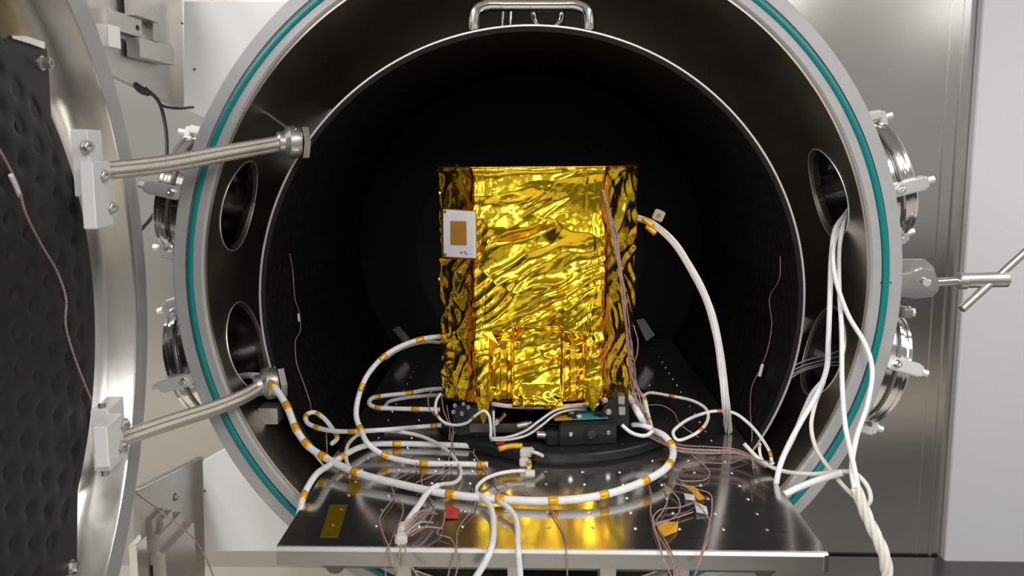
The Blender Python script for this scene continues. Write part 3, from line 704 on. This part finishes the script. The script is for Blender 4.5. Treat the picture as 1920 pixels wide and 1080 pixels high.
# tape/patch antenna on left chamfer
an=V((-CH,-CH,0)).normalized(); A_=V((X0-CH,YF+CH,0)); B_=V((X0,YF,0)); dd_=(B_-A_).normalized(); nn=V((dd_.y,-dd_.x,0))
def chp(px,py,off=0.006):
    d=ray(px,py); Cn=A_+nn*off; t=((Cn-EYE).dot(nn))/d.dot(nn); return EYE+d*t
def patch(pts,off,th_,name,m,parent):
    q=[chp(x,y,off) for x,y in pts]; b_=[p-nn*th_ for p in q]; return MB().add(q+b_,[(3,2,1,0),(4,5,6,7),(0,1,5,4),(1,2,6,5),(2,3,7,6),(3,0,4,7)]).build(name,m,parent)
pa=patch([(831,393),(888,397),(889,484),(832,481)],.013,.005,'patch_antenna',label_white,sat)
patch([(844,414.5),(874,415),(874.5,460),(844.5,459)],.0140,.001,'copper_patch',copper,pa)
patch([(827,390),(892,394),(893,488),(828,485)],.0085,.002,'patch_tape',gold_orange,pa)
for (x,y) in ((833.5,396.5),(834,477)): patch([(x-2,y-2),(x+3,y-2),(x+3,y+3),(x-2,y+3)],.0136,.0007,'corner_mark',machined,pa)
fc=bpy.data.curves.new('patch_marking','FONT'); fc.body='1w Tk,'; fc.size=.0085; fc.extrude=.0001
fo_=bpy.data.objects.new('patch_marking',fc); COL.objects.link(fo_); dg=bpy.context.evaluated_depsgraph_get(); tm=bpy.data.meshes.new_from_object(fo_.evaluated_get(dg)); bpy.data.objects.remove(fo_)
Rm=Matrix((dd_,V((0,0,1)),nn)).transposed().to_4x4(); base=chp(861.5,475.5,.0138)
tm.transform(Matrix.Translation(base)@Rm); tm.materials.clear(); link('patch_marking',tm,ink,pa)
# small side screws
for (x,y) in ((826,362),(825,523)): cyl('side_button',at(x+4,y,YF+CH),at(x-3,y,YF+CH),.004,machined,sat,10)
for (x,y) in ((1190,388),(1188,523)): cyl('side_button',at(x-4,y,YF+CH),at(x+2,y,YF+CH),.004,machined,sat,10)
# ================================================================== cables
def ats(px,py,off):
    d=ray(px,py); R2=SR-off; ox,oz=-SX,EZ-SZ; a=d.x**2+d.z**2; b_=2*(ox*d.x+oz*d.z); c=ox*ox+oz*oz-R2*R2
    return EYE+d*((-b_+math.sqrt(b_*b_-4*a*c))/(2*a))
def P(s,r=.005):
    """(px,py,depth) or (px,py,'T'/'D'/'t'+height)"""
    out=[]
    for x,y,k in s:
        if k=='T': out.append(atz(x,y,TZ+r+.0005))
        elif k=='D': out.append(atz(x,y,DZ+r+.0005))
        elif k[0]=='S' if isinstance(k,str) else False: out.append(ats(x,y,.013+r))
        elif isinstance(k,str): out.append(atz(x,y,TZ+r+float(k)))
        else: out.append(at(x,y,k))
    return out
def proj(p):
    v=p-EYE; return (960+F*v.dot(RX)/v.dot(WX), CY-F*v.dot(UX)/v.dot(WX))
def cable(name,label,spec,r,m=white_jacket,bands=(),bm=kapton,blen=.013,group=None,cat='cable',parent=None,n=10):
    path=spline(P(spec,r),.004)
    t=thing(name,label,cat,group) if parent is None else parent
    tube('jacket',path,r,m,t,n)
    pp=[proj(p) for p in path]
    for bx_,by_ in bands:
        i=min(range(len(pp)),key=lambda k:(pp[k][0]-bx_)**2+(pp[k][1]-by_)**2)
        # grow to band length
        a=i;b_=i;L=0
        while L<blen and (a>0 or b_<len(path)-1):
            if b_<len(path)-1: L+=(path[b_+1]-path[b_]).length; b_+=1
            if a>0 and L<blen: L+=(path[a]-path[a-1]).length; a-=1
        tube('tape_band',path[a:b_+1],r*1.09+.0002,bm,t,n)
    return t,path
G='white taped cables with amber bands'
cable('taped_cable','thick white taped cable from left port sweeping across the table front',
 [(447,706,1.66),(470,704,1.60),(492,708,1.54),(513,724,1.50),(538,762,1.47),(556,806,1.44),(580,838,1.42),(610,858,1.40),(668,886,'.010'),(750,908,'.006'),(845,927,'.004'),(938,936,'.004'),(1037,939,'.005'),(1131,928,'.008'),(1208,902,'.012'),(1252,874,'.016'),(1261,838,'.020'),(1245,817,'.03'),(1215,803,'.03'),(1200,780,1.50),(1180,745,1.56)],.0066,
 bands=[(511,721),(538,760),(555,804),(573,832),(608,857),(668,886),(845,927),(938,936),(1037,939),(1131,928),(1208,902),(1255,872),(1260,835),(1222,806)],blen=.015,group=G,n=14)
cable('taped_cable','white taped cable arching from left side of gold box down to table',
 [(840,631,1.62),(826,631,1.60),(790,636,1.58),(750,650,1.56),(718,670,1.54),(688,705,1.52),(672,745,1.50),(668,780,1.48),(677,806,1.46),(690,832,1.43),(722,854,'.010'),(765,865,'.003'),(800,869,'.002'),(860,870,'.002'),(915,871,'.002')],.0052,
 bands=[(786,633),(719,669),(676,727),(675,803),(724,853),(795,869),(904,871)],group=G,n=12)
cable('taped_cable','white taped cable behind the arching one at left side of gold box',
 [(835,643,1.66),(800,641,1.62),(770,647,1.59),(745,657,1.575),(722,672,1.555)],.0035,group=G)
cable('taped_cable','white taped cable looping at the left shroud wall then along the table',
 [(622,832,1.50),(632,822,1.52),(622,802,1.55),(605,782,1.57),(588,773,1.58),(574,778,1.57),(576,792,1.55),(596,802,1.53),(625,808,1.50),(662,809,1.48),(720,806,1.47),(780,801,'.020'),(828,797,'.022')],.0046,
 bands=[(574,781),(600,780),(597,802),(661,809),(812,798),(630,818)],group=G,n=12)
cable('taped_cable','white taped cable rising from lower left table edge to the stage',
 [(556,985,1.22),(562,960,1.24),(569,930,1.27),(590,893,1.31),(618,872,'.012'),(640,857,'.010'),(672,840,'.008'),(700,833,'.004'),(745,832,'.002'),(800,833,'.002'),(860,835,'.002'),(920,838,'.002')],.0056,
 bands=[(568,930),(641,857),(745,832),(905,838)],group=G,n=12)
cable('taped_cable','white taped cable doubled back beside left of the stage, upper run',
 [(838,728,1.70),(800,731,1.68),(767,737,1.66),(720,742,1.64),(697,747,1.62),(692,756,1.60),(705,764,1.58),(735,766,1.57),(780,767,1.56),(825,768,1.56)],.0046,
 bands=[(768,736),(710,742),(711,764),(780,767)],group=G,n=12)
cable('taped_cable','white taped cable doubled back beside left of the stage, inner run',
 [(838,740,1.72),(800,742,1.72),(760,746,1.71),(730,753,1.70),(722,762,1.68)],.0042,group=G)
cable('taped_cable','white taped cable passing under the gold box front hem',
 [(915,756,1.53),(950,761,1.52),(1000,763,1.515),(1060,762,1.52),(1110,758,1.53)],.0046,bands=[(993,763),(1030,763)],group=G)
cable('taped_cable','white taped cable from stage right curving into the taped harness',
 [(1168,742,1.66),(1195,740,1.64),(1207,745,1.60),(1214,775,1.56),(1221,803,1.52)],.0045,bands=[(1209,749),(1216,790)],bm=kapton,blen=.008,group=G)
G2='thin white cables with orange bands right of the stage'
cable('thin_cable','thin white cable looping widely right of the stage',
 [(1207,742,1.70),(1215,737,1.70),(1255,742,1.68),(1300,752,1.65),(1322,765,1.62),(1328,782,1.58),(1318,802,1.54),(1295,818,1.51),(1270,825,1.49),(1262,812,1.51),(1280,793,1.55),(1305,780,1.58),(1340,771,1.60),(1375,774,1.60),(1405,795,1.57),(1430,825,1.53),(1444,850,1.50),(1447,866,1.49)],.0033,
 bands=[(1258,742),(1349,771),(1315,806),(1443,850)],bm=orange_tape,blen=.009,group=G2)
cable('thin_cable','thin white cable hooked below the right table corner',
 [(1450,868,1.47),(1440,872,1.46),(1428,860,1.48),(1424,842,1.50),(1425,832,1.51)],.003,bands=[(1425,840)],bm=kapton,blen=.008,group=G2)
cable('thin_cable','short white cable stub looping right of controller box',
 [(1166,797,1.50),(1185,812,1.49),(1210,817,1.49),(1224,808,1.50)],.0038,group=G2)
cable('thin_cable','short white cable joining the harness above the turntable edge',
 [(1185,797,1.52),(1200,797,1.51),(1222,803,1.50)],.005,group=G2)
# white wire bundle on right of the gold box
wb=thing('wire_bundle','bundle of cream wires arching from right side of gold box to the table','cable')
base=[(1180,408,1.64),(1196,410,1.62),(1225,422,1.60),(1262,455,1.58),(1298,510,1.56),(1328,572,1.55),(1346,640,1.54),(1355,700,1.53),(1362,760,1.52),(1367,808,'.001')]
bp_=spline(P(base,.004),.006)
def spread(path,ox,oy,tw,ph,s0,s1):
    T,X=frames(path); out=[]
    for i,p in enumerate(path):
        t=i/(len(path)-1); a=ph+t*tw*2*PI; k=s0+(s1-s0)*t+.25*math.sin(t*9+ph); y=T[i].cross(X[i])
        out.append(p+(X[i]*math.cos(a)+y*math.sin(a))*ox*k)
    return out
for k in range(7):
    tube('wire_strand',spread(bp_,.0052,0,.9,k*2*PI/7,.9,1.2),.0023,cream_wire if k%3 else white_jacket,wb,7)
for (x,y) in ((1214,416),(1220,430)): 
    tube('tape_band',spline([at(x-7,y-6,1.597),at(x,y,1.592),at(x+9,y+8,1.59)],.003),.0058,kapton,wb,10)
cl=box('clear_clip',at(1235,404,1.60),(.022,.006,.022),mat('clear_clip',(.55,.50,.30),.2,.25),None,Matrix.Rotation(.4,3,'Y'),.002); tag(cl,'small translucent square clip on wires right of gold box','clip')
cyl('clip_hole',at(1235,404,1.596),at(1235,404,1.594),.004,polished,cl,12)
# cables on the right
G3='white cables hanging from the right port'
R_=[('thick white cable falling from right port down to the table edge',[(1592,392,1.68),(1583,405,1.64),(1566,430,1.60),(1559,480,1.56),(1556,560,1.52),(1553,640,1.50),(1550,690,1.49),(1534,735,1.47),(1502,790,1.44),(1476,840,1.40),(1462,875,1.37),(1455,908,1.36)],.0050),
('white cable falling straight from right port beside flange',[(1594,396,1.68),(1585,410,1.63),(1574,460,1.58),(1573,530,1.54),(1578,620,1.48),(1579,720,1.42),(1585,800,1.36),(1600,870,1.30),(1612,930,1.27)],.0044),
('white cable crossing outward over the teal gasket at right',[(1590,400,1.68),(1574,425,1.62),(1562,470,1.56),(1566,520,1.52),(1590,590,1.49),(1622,645,1.46),(1635,690,1.43),(1627,755,1.39),(1606,820,1.34),(1597,880,1.30),(1604,925,1.27)],.0044),
('white cable curving low left then out over the flange',[(1545,715,1.50),(1528,760,1.46),(1521,800,1.43),(1530,840,1.40),(1560,885,1.35),(1590,920,1.30),(1612,940,1.27)],.0038),
('white cable running level from table corner over the flange',[(1395,832,1.44),(1425,862,1.42),(1460,881,1.40),(1520,889,1.37),(1575,884,1.33),(1604,888,1.30),(1628,915,1.27),(1632,938,1.26),(1622,952,1.26)],.0038),
('thick white cable end resting beside right table edge',[(1469,928,1.33),(1500,913,1.34),(1540,898,1.34),(1580,886,1.32)],.0058),
('white cable in front of the port cable joining at the table edge',[(1545,712,1.51),(1525,735,1.50),(1508,770,1.47),(1485,825,1.42),(1465,862,1.39)],.0046)]
for lb,sp,r in R_: cable('white_cable',lb,sp,r,cream_wire if 'level' in lb or 'low' in lb else white_jacket,group=G3)
tb2=thing('twisted_bundle','thick twisted bundle of white cables hanging at lower right','cable')
tp_=spline(P([(1605,915,1.27),(1618,950,1.255),(1633,985,1.24),(1650,1020,1.225),(1660,1050,1.215),(1664,1090,1.21)]),.004)
for k in range(4): tube('wire_strand',offset_path(tp_,.0052,0,.11,k*PI/2),.0048,cream_wire,tb2,10)
# little grey wires in the gap right of the shroud
for k,(a,b_,c_) in enumerate(((700,668,664),(703,676,671),(708,682,678),(712,686,682))):
    path=spline(P([(1470+3*k,a,1.60),(1500,b_+12,1.62),(1540,b_,1.64),(1575,c_+(k-2)*3,1.66)]),.006)
    tag(tube('grey_wire',path,.0016,grey_wire,None,6),('topmost','second from top','third from top','lowest')[k]+' of four thin grey wires in gap right of the shroud','wire','grey wires in the gap at right')
# thin white cables on table
G4='thin white cables on the table front'
t_,_=cable('white_cable','thin white cable looping at left of table then ending in a frayed plug',
 [(655,878,'.004'),(649,858,'.01'),(655,830,'.02'),(680,811,'.03'),(730,808,'.03'),(790,818,'.02'),(835,842,'.01'),(858,868,'.004'),(864,890,'.003'),(852,905,'.006'),(825,909,'.012'),(806,918,'.012'),(785,948,'.01'),(766,975,'.006'),(752,1002,'.002')],.0036,cream_wire,group=G4)
# thick part
tube('thick_section',spline(P([(822,910,'.010'),(806,919,'.010'),(785,948,'.008'),(766,975,'.004'),(756,996,'.002')],.005),.004),.0052,white_jacket,t_,10)
pg=thing('frayed_plug','cream connector with grey and pink leads near the table front edge','connector')
MB().add(*boxv(atz(752,1010,TZ+.007),(.018,.020,.014),Matrix.Rotation(.2,3,'Z'))).build('plug_body',cream_wire,pg,bevel=.003)
cyl('plug_collar',atz(753,996,TZ+.007),atz(755,985,TZ+.007),.007,cream_wire,pg,12)
for k in range(7):
    e=atz(800+random.uniform(-4,36),985-12*k+random.uniform(0,12) if k<4 else 1000-6*k,TZ+.006); s_=atz(757,1005-k,TZ+.010); tube('loose_lead',spline([s_,s_.lerp(e,.5)+V((0,0,.008+.002*k)),e],.005),.0014,grey_wire if k%2 else twist,pg,6)
cable('white_cable','thick white cable dropping over the table front left of centre',
 [(893,925,'.008'),(905,934,'.008'),(920,952,'.006'),(925,985,'.003'),(924,1012,'.003'),(918,1036,1.098),(905,1062,1.09),(887,1090,1.085)],.0050,white_jacket,group=G4)
cable('white_cable','thin white cable from silver connector curling down to the table front',
 [(1000,886,'.006'),(975,883,'.008'),(940,887,'.008'),(910,898,'.008'),(895,912,'.006'),(893,925,'.008')],.0034,white_jacket,group=G4)
cable('white_cable','white cable dropping over the table front at centre',
 [(935,940,'.010'),(948,948,'.010'),(964,966,'.006'),(970,990,'.003'),(970,1014,'.003'),(972,1036,1.098),(974,1060,1.095),(976,1090,1.09)],.0044,white_jacket,group=G4)
# connectors at turntable edge
cn=thing('white_connector','white plug with kapton taped lead at front of the turntable','connector')
MB().add(*boxv(atz(988,848,TZ+.020),(.026,.016,.016))).build('plug_body',cream_wire,cn,bevel=.002); MB().add(*boxv(atz(983,866,TZ+.008),(.018,.014,.014))).build('plug_body',cream_wire,cn,bevel=.002)
MB().add(*boxv(atz(992,869,TZ+.007),(.010,.014,.014))).build('brass_pin',brass,cn,bevel=.002)
tube('taped_lead',spline(P([(935,842,'.026'),(958,836,'.028'),(980,836,'.028')],.003)),.0055,kapton,cn,8); tube('tail',spline(P([(995,846,'.026'),(1008,850,'.022'),(1020,856,'.012')],.003)),.0035,cream_wire,cn,8)
MB().add(*boxv(atz(938,830,TZ+.028),(.016,.012,.004))).build('red_tag',red_tape,cn,bevel=.001)
cn=thing('silver_connector','silver connector lying on table below the white plug','connector')
cyl('plug_shell',atz(985,888,TZ+.009),atz(1003,888,TZ+.009),.0065,cream_wire,cn,12)
# silver braided cables below gold box
G5='silver shielded leads in front of the stage'
for k,(lb,sp) in enumerate((('silver lead looping from hem over black stage, upper strand',[(1100,762,1.52),(1070,763,1.50),(1040,770,1.48),(1010,790,1.46),(985,808,1.45),(950,820,1.44),(918,822,1.44)]),('silver lead looping from hem over black stage, lower strand',[(1100,768,1.52),(1070,769,1.50),(1042,777,1.48),(1015,798,1.46),(990,815,1.45),(955,824,1.44),(920,825,1.44)]))):
    cable('silver_lead',lb,sp,.0028,grey_wire,group=G5)
cable('silver_lead','white lead curling under the left foil spike',[(826,738,1.54),(818,752,1.52),(817,772,1.50),(830,790,1.48),(850,797,1.47),(875,793,1.46),(893,778,1.45),(908,770,1.445),(916,778,1.445),(920,800,1.445),(920,822,1.445)],.0028,white_jacket,bands=[(820,783),(888,782)],bm=orange_tape,blen=.005,group=G5)
cable('silver_lead','short silver lead standing beside the left foil spike',[(925,770,1.46),(926,795,1.45),(928,822,1.45)],.0026,grey_wire,group=G5)
# thermocouple wires
def wire(label,spec,group='thin pinkish twisted sensor wires',r=.0008,parent=None,name='sensor_wire',m=twist,pitch=.010):
    path=spline(P(spec,.0015),.0028); m_=MB()
    for ph in (0,PI):
        a,b_,_=tubev(offset_path(path,r*.85,0,pitch,ph),r,5); m_.add(a,b_)
    o=m_.build(name,m,parent,smooth=True)
    if parent is None: tag(o,label,'wire',group)
    return o,path
def sleeve(p,q,Y0,Y1,parent,r=.0032): 
    cyl('sleeve',at(*p,Y0),at(*q,Y1),r,white_jacket,parent,10)
o,_=wire('pink twisted wire running down the open door plate to lower clamp',[(-25,240,1.02),(0,283,1.04),(32,345,1.08),(48,400,1.10),(78,460,1.15),(108,512,1.20),(124,562,1.22),(123,608,1.22),(138,665,1.24),(158,718,1.27),(172,752,1.29)],r=.0012)
sleeve((20,328),(38,368),1.062,1.092,o)
o,_=wire('pink twisted wire hanging on left inner wall of the shroud',[(543,476,'S'),(549,510,'S'),(553,560,'S'),(562,590,'S'),(563,620,'S'),(554,640,'S'),(556,680,'S'),(568,715,'S'),(580,750,'S'),(584,775,1.58)])
p,q=ats(559,588,.018),ats(561,603,.018); cyl('sleeve',p,q,.0022,white_jacket,o,10)
o,_=wire('pink twisted wire hanging on right inner wall of the shroud',[(1463,480,'S'),(1462,520,'S'),(1443,560,'S'),(1447,610,'S'),(1438,660,'S'),(1426,690,'S'),(1410,725,'S'),(1407,770,'S'),(1410,820,'S'),(1405,850,1.60)])
p,q=ats(1430,683,.019),ats(1424,706,.019); cyl('sleeve',p,q,.0036,white_jacket,o,10)
wire('pink twisted wire sagging from door edge past lower hinge plate',[(243,915,1.58),(262,930,1.60),(300,958,1.62),(345,993,1.62),(375,1025,1.62),(402,1085,1.60)],r=.0012)
wire('pink twisted wire below left loop crossing the taped cable',[(612,812,1.52),(613,840,1.49),(614,862,1.42)])
wire('pale sensor wire over the black stage right of gold box',[(1190,762,1.62),(1240,760,1.62),(1262,772,1.61),(1275,795,1.56),(1310,820,1.52)],r=.0007)
# bundle down the right face of gold box
sw=thing('sensor_wire_bundle','bundle of thin pink wires hanging down right face of gold box','wire')
for k in range(8):
    j=lambda s:random.uniform(-s,s)
    sp=[(1131+j(2),356,1.478),(1143+j(4),395,1.480),(1153+j(5),440,1.485),(1160+j(4),490,1.487),(1167+j(4),540,1.492),(1175+j(4),600,1.500),(1181+j(6),650,1.51),(1186+j(6),700,1.52),(1197+j(8),745,1.52),(1209+j(7),780,1.515),(1218+j(7),808,1.51)]
    wire('',sp,parent=sw,name='wire_strand',r=.0008)
wire('pink stray wire beside the bundle at lower right of gold box',[(1188,610,1.50),(1196,640,1.50),(1193,670,1.51),(1185,690,1.52),(1190,730,1.52)])
wire('pink stray wire crossing the bracket right of gold box',[(1166,735,1.53),(1180,752,1.52),(1196,775,1.52),(1202,795,1.51)])
# right tangle
sw=thing('sensor_wire_bundle','tangle of pink wires spreading level across right of table','wire')
for k in range(9):
    y=random.uniform(-9,9); z='%.3f'%random.uniform(.005,.03)
    sp=[(1208+random.uniform(-5,5),812+y*.3,'.030'),(1240,822+y,z),(1275,838+y,z),(1330,842+y,z),(1380,845+y*.6,z),(1405,855+y*.3,z),(1440+random.uniform(-30,10),865+random.uniform(0,14),z)]
    wire('',sp,parent=sw,name='wire_strand')
sw=thing('sensor_wire_bundle','loose pink wires looping on table between bundle and right edge','wire')
for sp in ([(1400,855,'.006'),(1370,868,'.004'),(1300,868,'.004'),(1275,880,'.003'),(1275,900,'.003'),(1320,900,'.003'),(1330,885,'.003'),(1300,855,'.01'),(1282,840,'.02')],
 [(1258,835,'.02'),(1252,868,'.012'),(1235,885,'.008'),(1250,895,'.006')],
 [(1276,905,'.003'),(1300,915,'.003'),(1330,925,'.003'),(1335,950,'.003'),(1330,985,'.003'),(1326,1015,'.003'),(1315,1045,1.095),(1300,1085,1.09)],
 [(1262,905,'.006'),(1290,915,'.004'),(1305,935,'.004'),(1280,950,'.004'),(1240,955,'.004'),(1224,972,'.004'),(1226,990,'.004'),(1236,1018,'.003'),(1245,1050,1.095),(1262,1088,1.09)],
 [(1250,912,'.006'),(1272,935,'.004'),(1272,962,'.004'),(1250,978,'.004'),(1228,985,'.004'),(1238,1010,'.003'),(1256,1040,1.096),(1272,1088,1.09)],
 [(1245,905,'.006'),(1252,930,'.004'),(1245,955,'.004'),(1232,975,'.004'),(1236,995,'.004'),(1250,1018,'.003'),(1265,1050,1.096),(1280,1088,1.09)],
 [(1215,905,'.004'),(1222,930,'.003'),(1220,960,'.003'),(1228,980,'.003')],
 [(1305,940,'.004'),(1330,975,'.004'),(1325,1000,'.003'),(1318,1030,1.100),(1305,1075,1.095)],
 [(1226,982,'.003'),(1270,970,'.003'),(1300,960,'.003')]):
    wire('',sp,parent=sw,name='wire_strand')
# kapton / foil scraps
def scrap(label,pts,z,m,name='tape_scrap',h=.012):
    q=[atz(x,y,TZ+z+(h if i%2 else 0)) for i,(x,y) in enumerate(pts)]; b_=[p-V((0,0,.0006)) for p in q]; k=len(q)
    o=MB().add(q+b_,[tuple(range(k)),tuple(range(2*k-1,k-1,-1))]+[(i,i+k,(i+1)%k+k,(i+1)%k) for i in range(k)]).build(name,m); tag(o,label,'tape'); return o
scrap('amber tape flag near right of table front, around sensor wires',[(1228,980),(1272,978),(1270,996),(1245,1006)],.002,kapton,h=.008)
scrap('amber tape strip beside clear pieces on right of table',[(1278,908),(1302,912),(1322,935),(1310,938),(1296,922)],.003,kapton,h=.002)
scrap('small frosted plastic tag on right of table, nearer piece',[(1302,940),(1325,950),(1328,964),(1306,960)],.003,clear_bag,'plastic_tag',.003)
scrap('small frosted plastic tag on right of table, farther piece',[(1282,925),(1302,928),(1303,938),(1286,936)],.003,clear_bag,'plastic_tag',.003)
scrap('long amber tape strip lying flat on left of table',[(619,946),(652,946),(634,1007),(600,1007)],.0004,flat_tape,h=0)
scrap('short amber tape strip lying flat behind the long one',[(655,900),(677,900),(674,924),(648,924)],.0004,flat_tape,h=0)
scrap('red and white tag under taped cable at table centre',[(838,945),(862,955),(860,972),(835,971)],.002,red_tape,'paper_tag',.002)
scrap('small red tag at back left corner of table',[(628,850),(650,846),(646,856),(630,860)],.002,red_tape,'paper_tag',.002)
# left tangle
sw=thing('sensor_wire_bundle','sparse pink wires wandering on table left of centre','wire')
for sp in ([(865,800,'.03'),(850,815,'.03'),(846,840,'.02'),(838,870,'.006'),(815,890,'.004'),(780,905,'.01')],
 [(853,798,'.03'),(846,822,'.03'),(852,850,'.012'),(842,880,'.006'),(828,900,'.01')],
 [(780,858,'.01'),(780,872,'.006'),(760,890,'.004'),(735,905,'.008'),(738,930,'.004'),(722,955,'.003'),(712,972,'.003'),(718,1000,'.003'),(728,1024,'.003'),(735,1050,1.10),(745,1088,1.095)],
 [(800,880,'.01'),(790,900,'.012'),(800,925,'.004'),(815,950,'.003'),(800,985,'.004'),(770,1005,'.006')],
 [(742,930,'.004'),(756,952,'.003'),(735,1010,'.003'),(722,1045,1.10),(724,1088,1.095)],
 [(885,915,'.006'),(890,950,'.003'),(870,975,'.003'),(858,995,'.003'),(855,1030,'.003'),(845,1060,1.10),(838,1088,1.095)],
 [(835,960,'.003'),(830,985,'.003'),(820,1000,'.003'),(845,1010,'.003'),(855,1030,1.112),(858,1060,1.10),(852,1088,1.095)],
 [(905,865,'.006'),(915,880,'.006'),(935,905,'.006'),(955,915,'.006'),(930,925,'.006')],
 [(1030,950,'.003'),(1045,975,'.003'),(1058,1000,'.003'),(1062,1032,1.113),(1063,1060,1.10),(1064,1088,1.095)],
 [(890,842,'.02'),(888,850,'.02'),(900,868,'.01'),(912,885,'.006'),(922,895,'.006')],
 [(760,1015,'.003'),(762,1045,1.10),(780,1075,1.095),(790,1088,1.09)],
 [(752,1018,'.003'),(748,1045,1.10),(742,1088,1.09)]):
    wire('',sp,parent=sw,name='wire_strand')
sw=thing('sensor_wire_bundle','pink wires hanging from stage left of the foil spike','wire')
for sp in ([(810,732,1.55),(803,745,1.54),(805,765,1.53),(822,785,1.51),(838,800,1.49)],[(828,745,1.55),(832,770,1.53),(843,800,1.5),(842,825,1.47)],[(838,760,1.55),(842,785,1.53),(850,808,1.5),(848,828,1.47)]):
    wire('',sp,parent=sw,name='wire_strand')
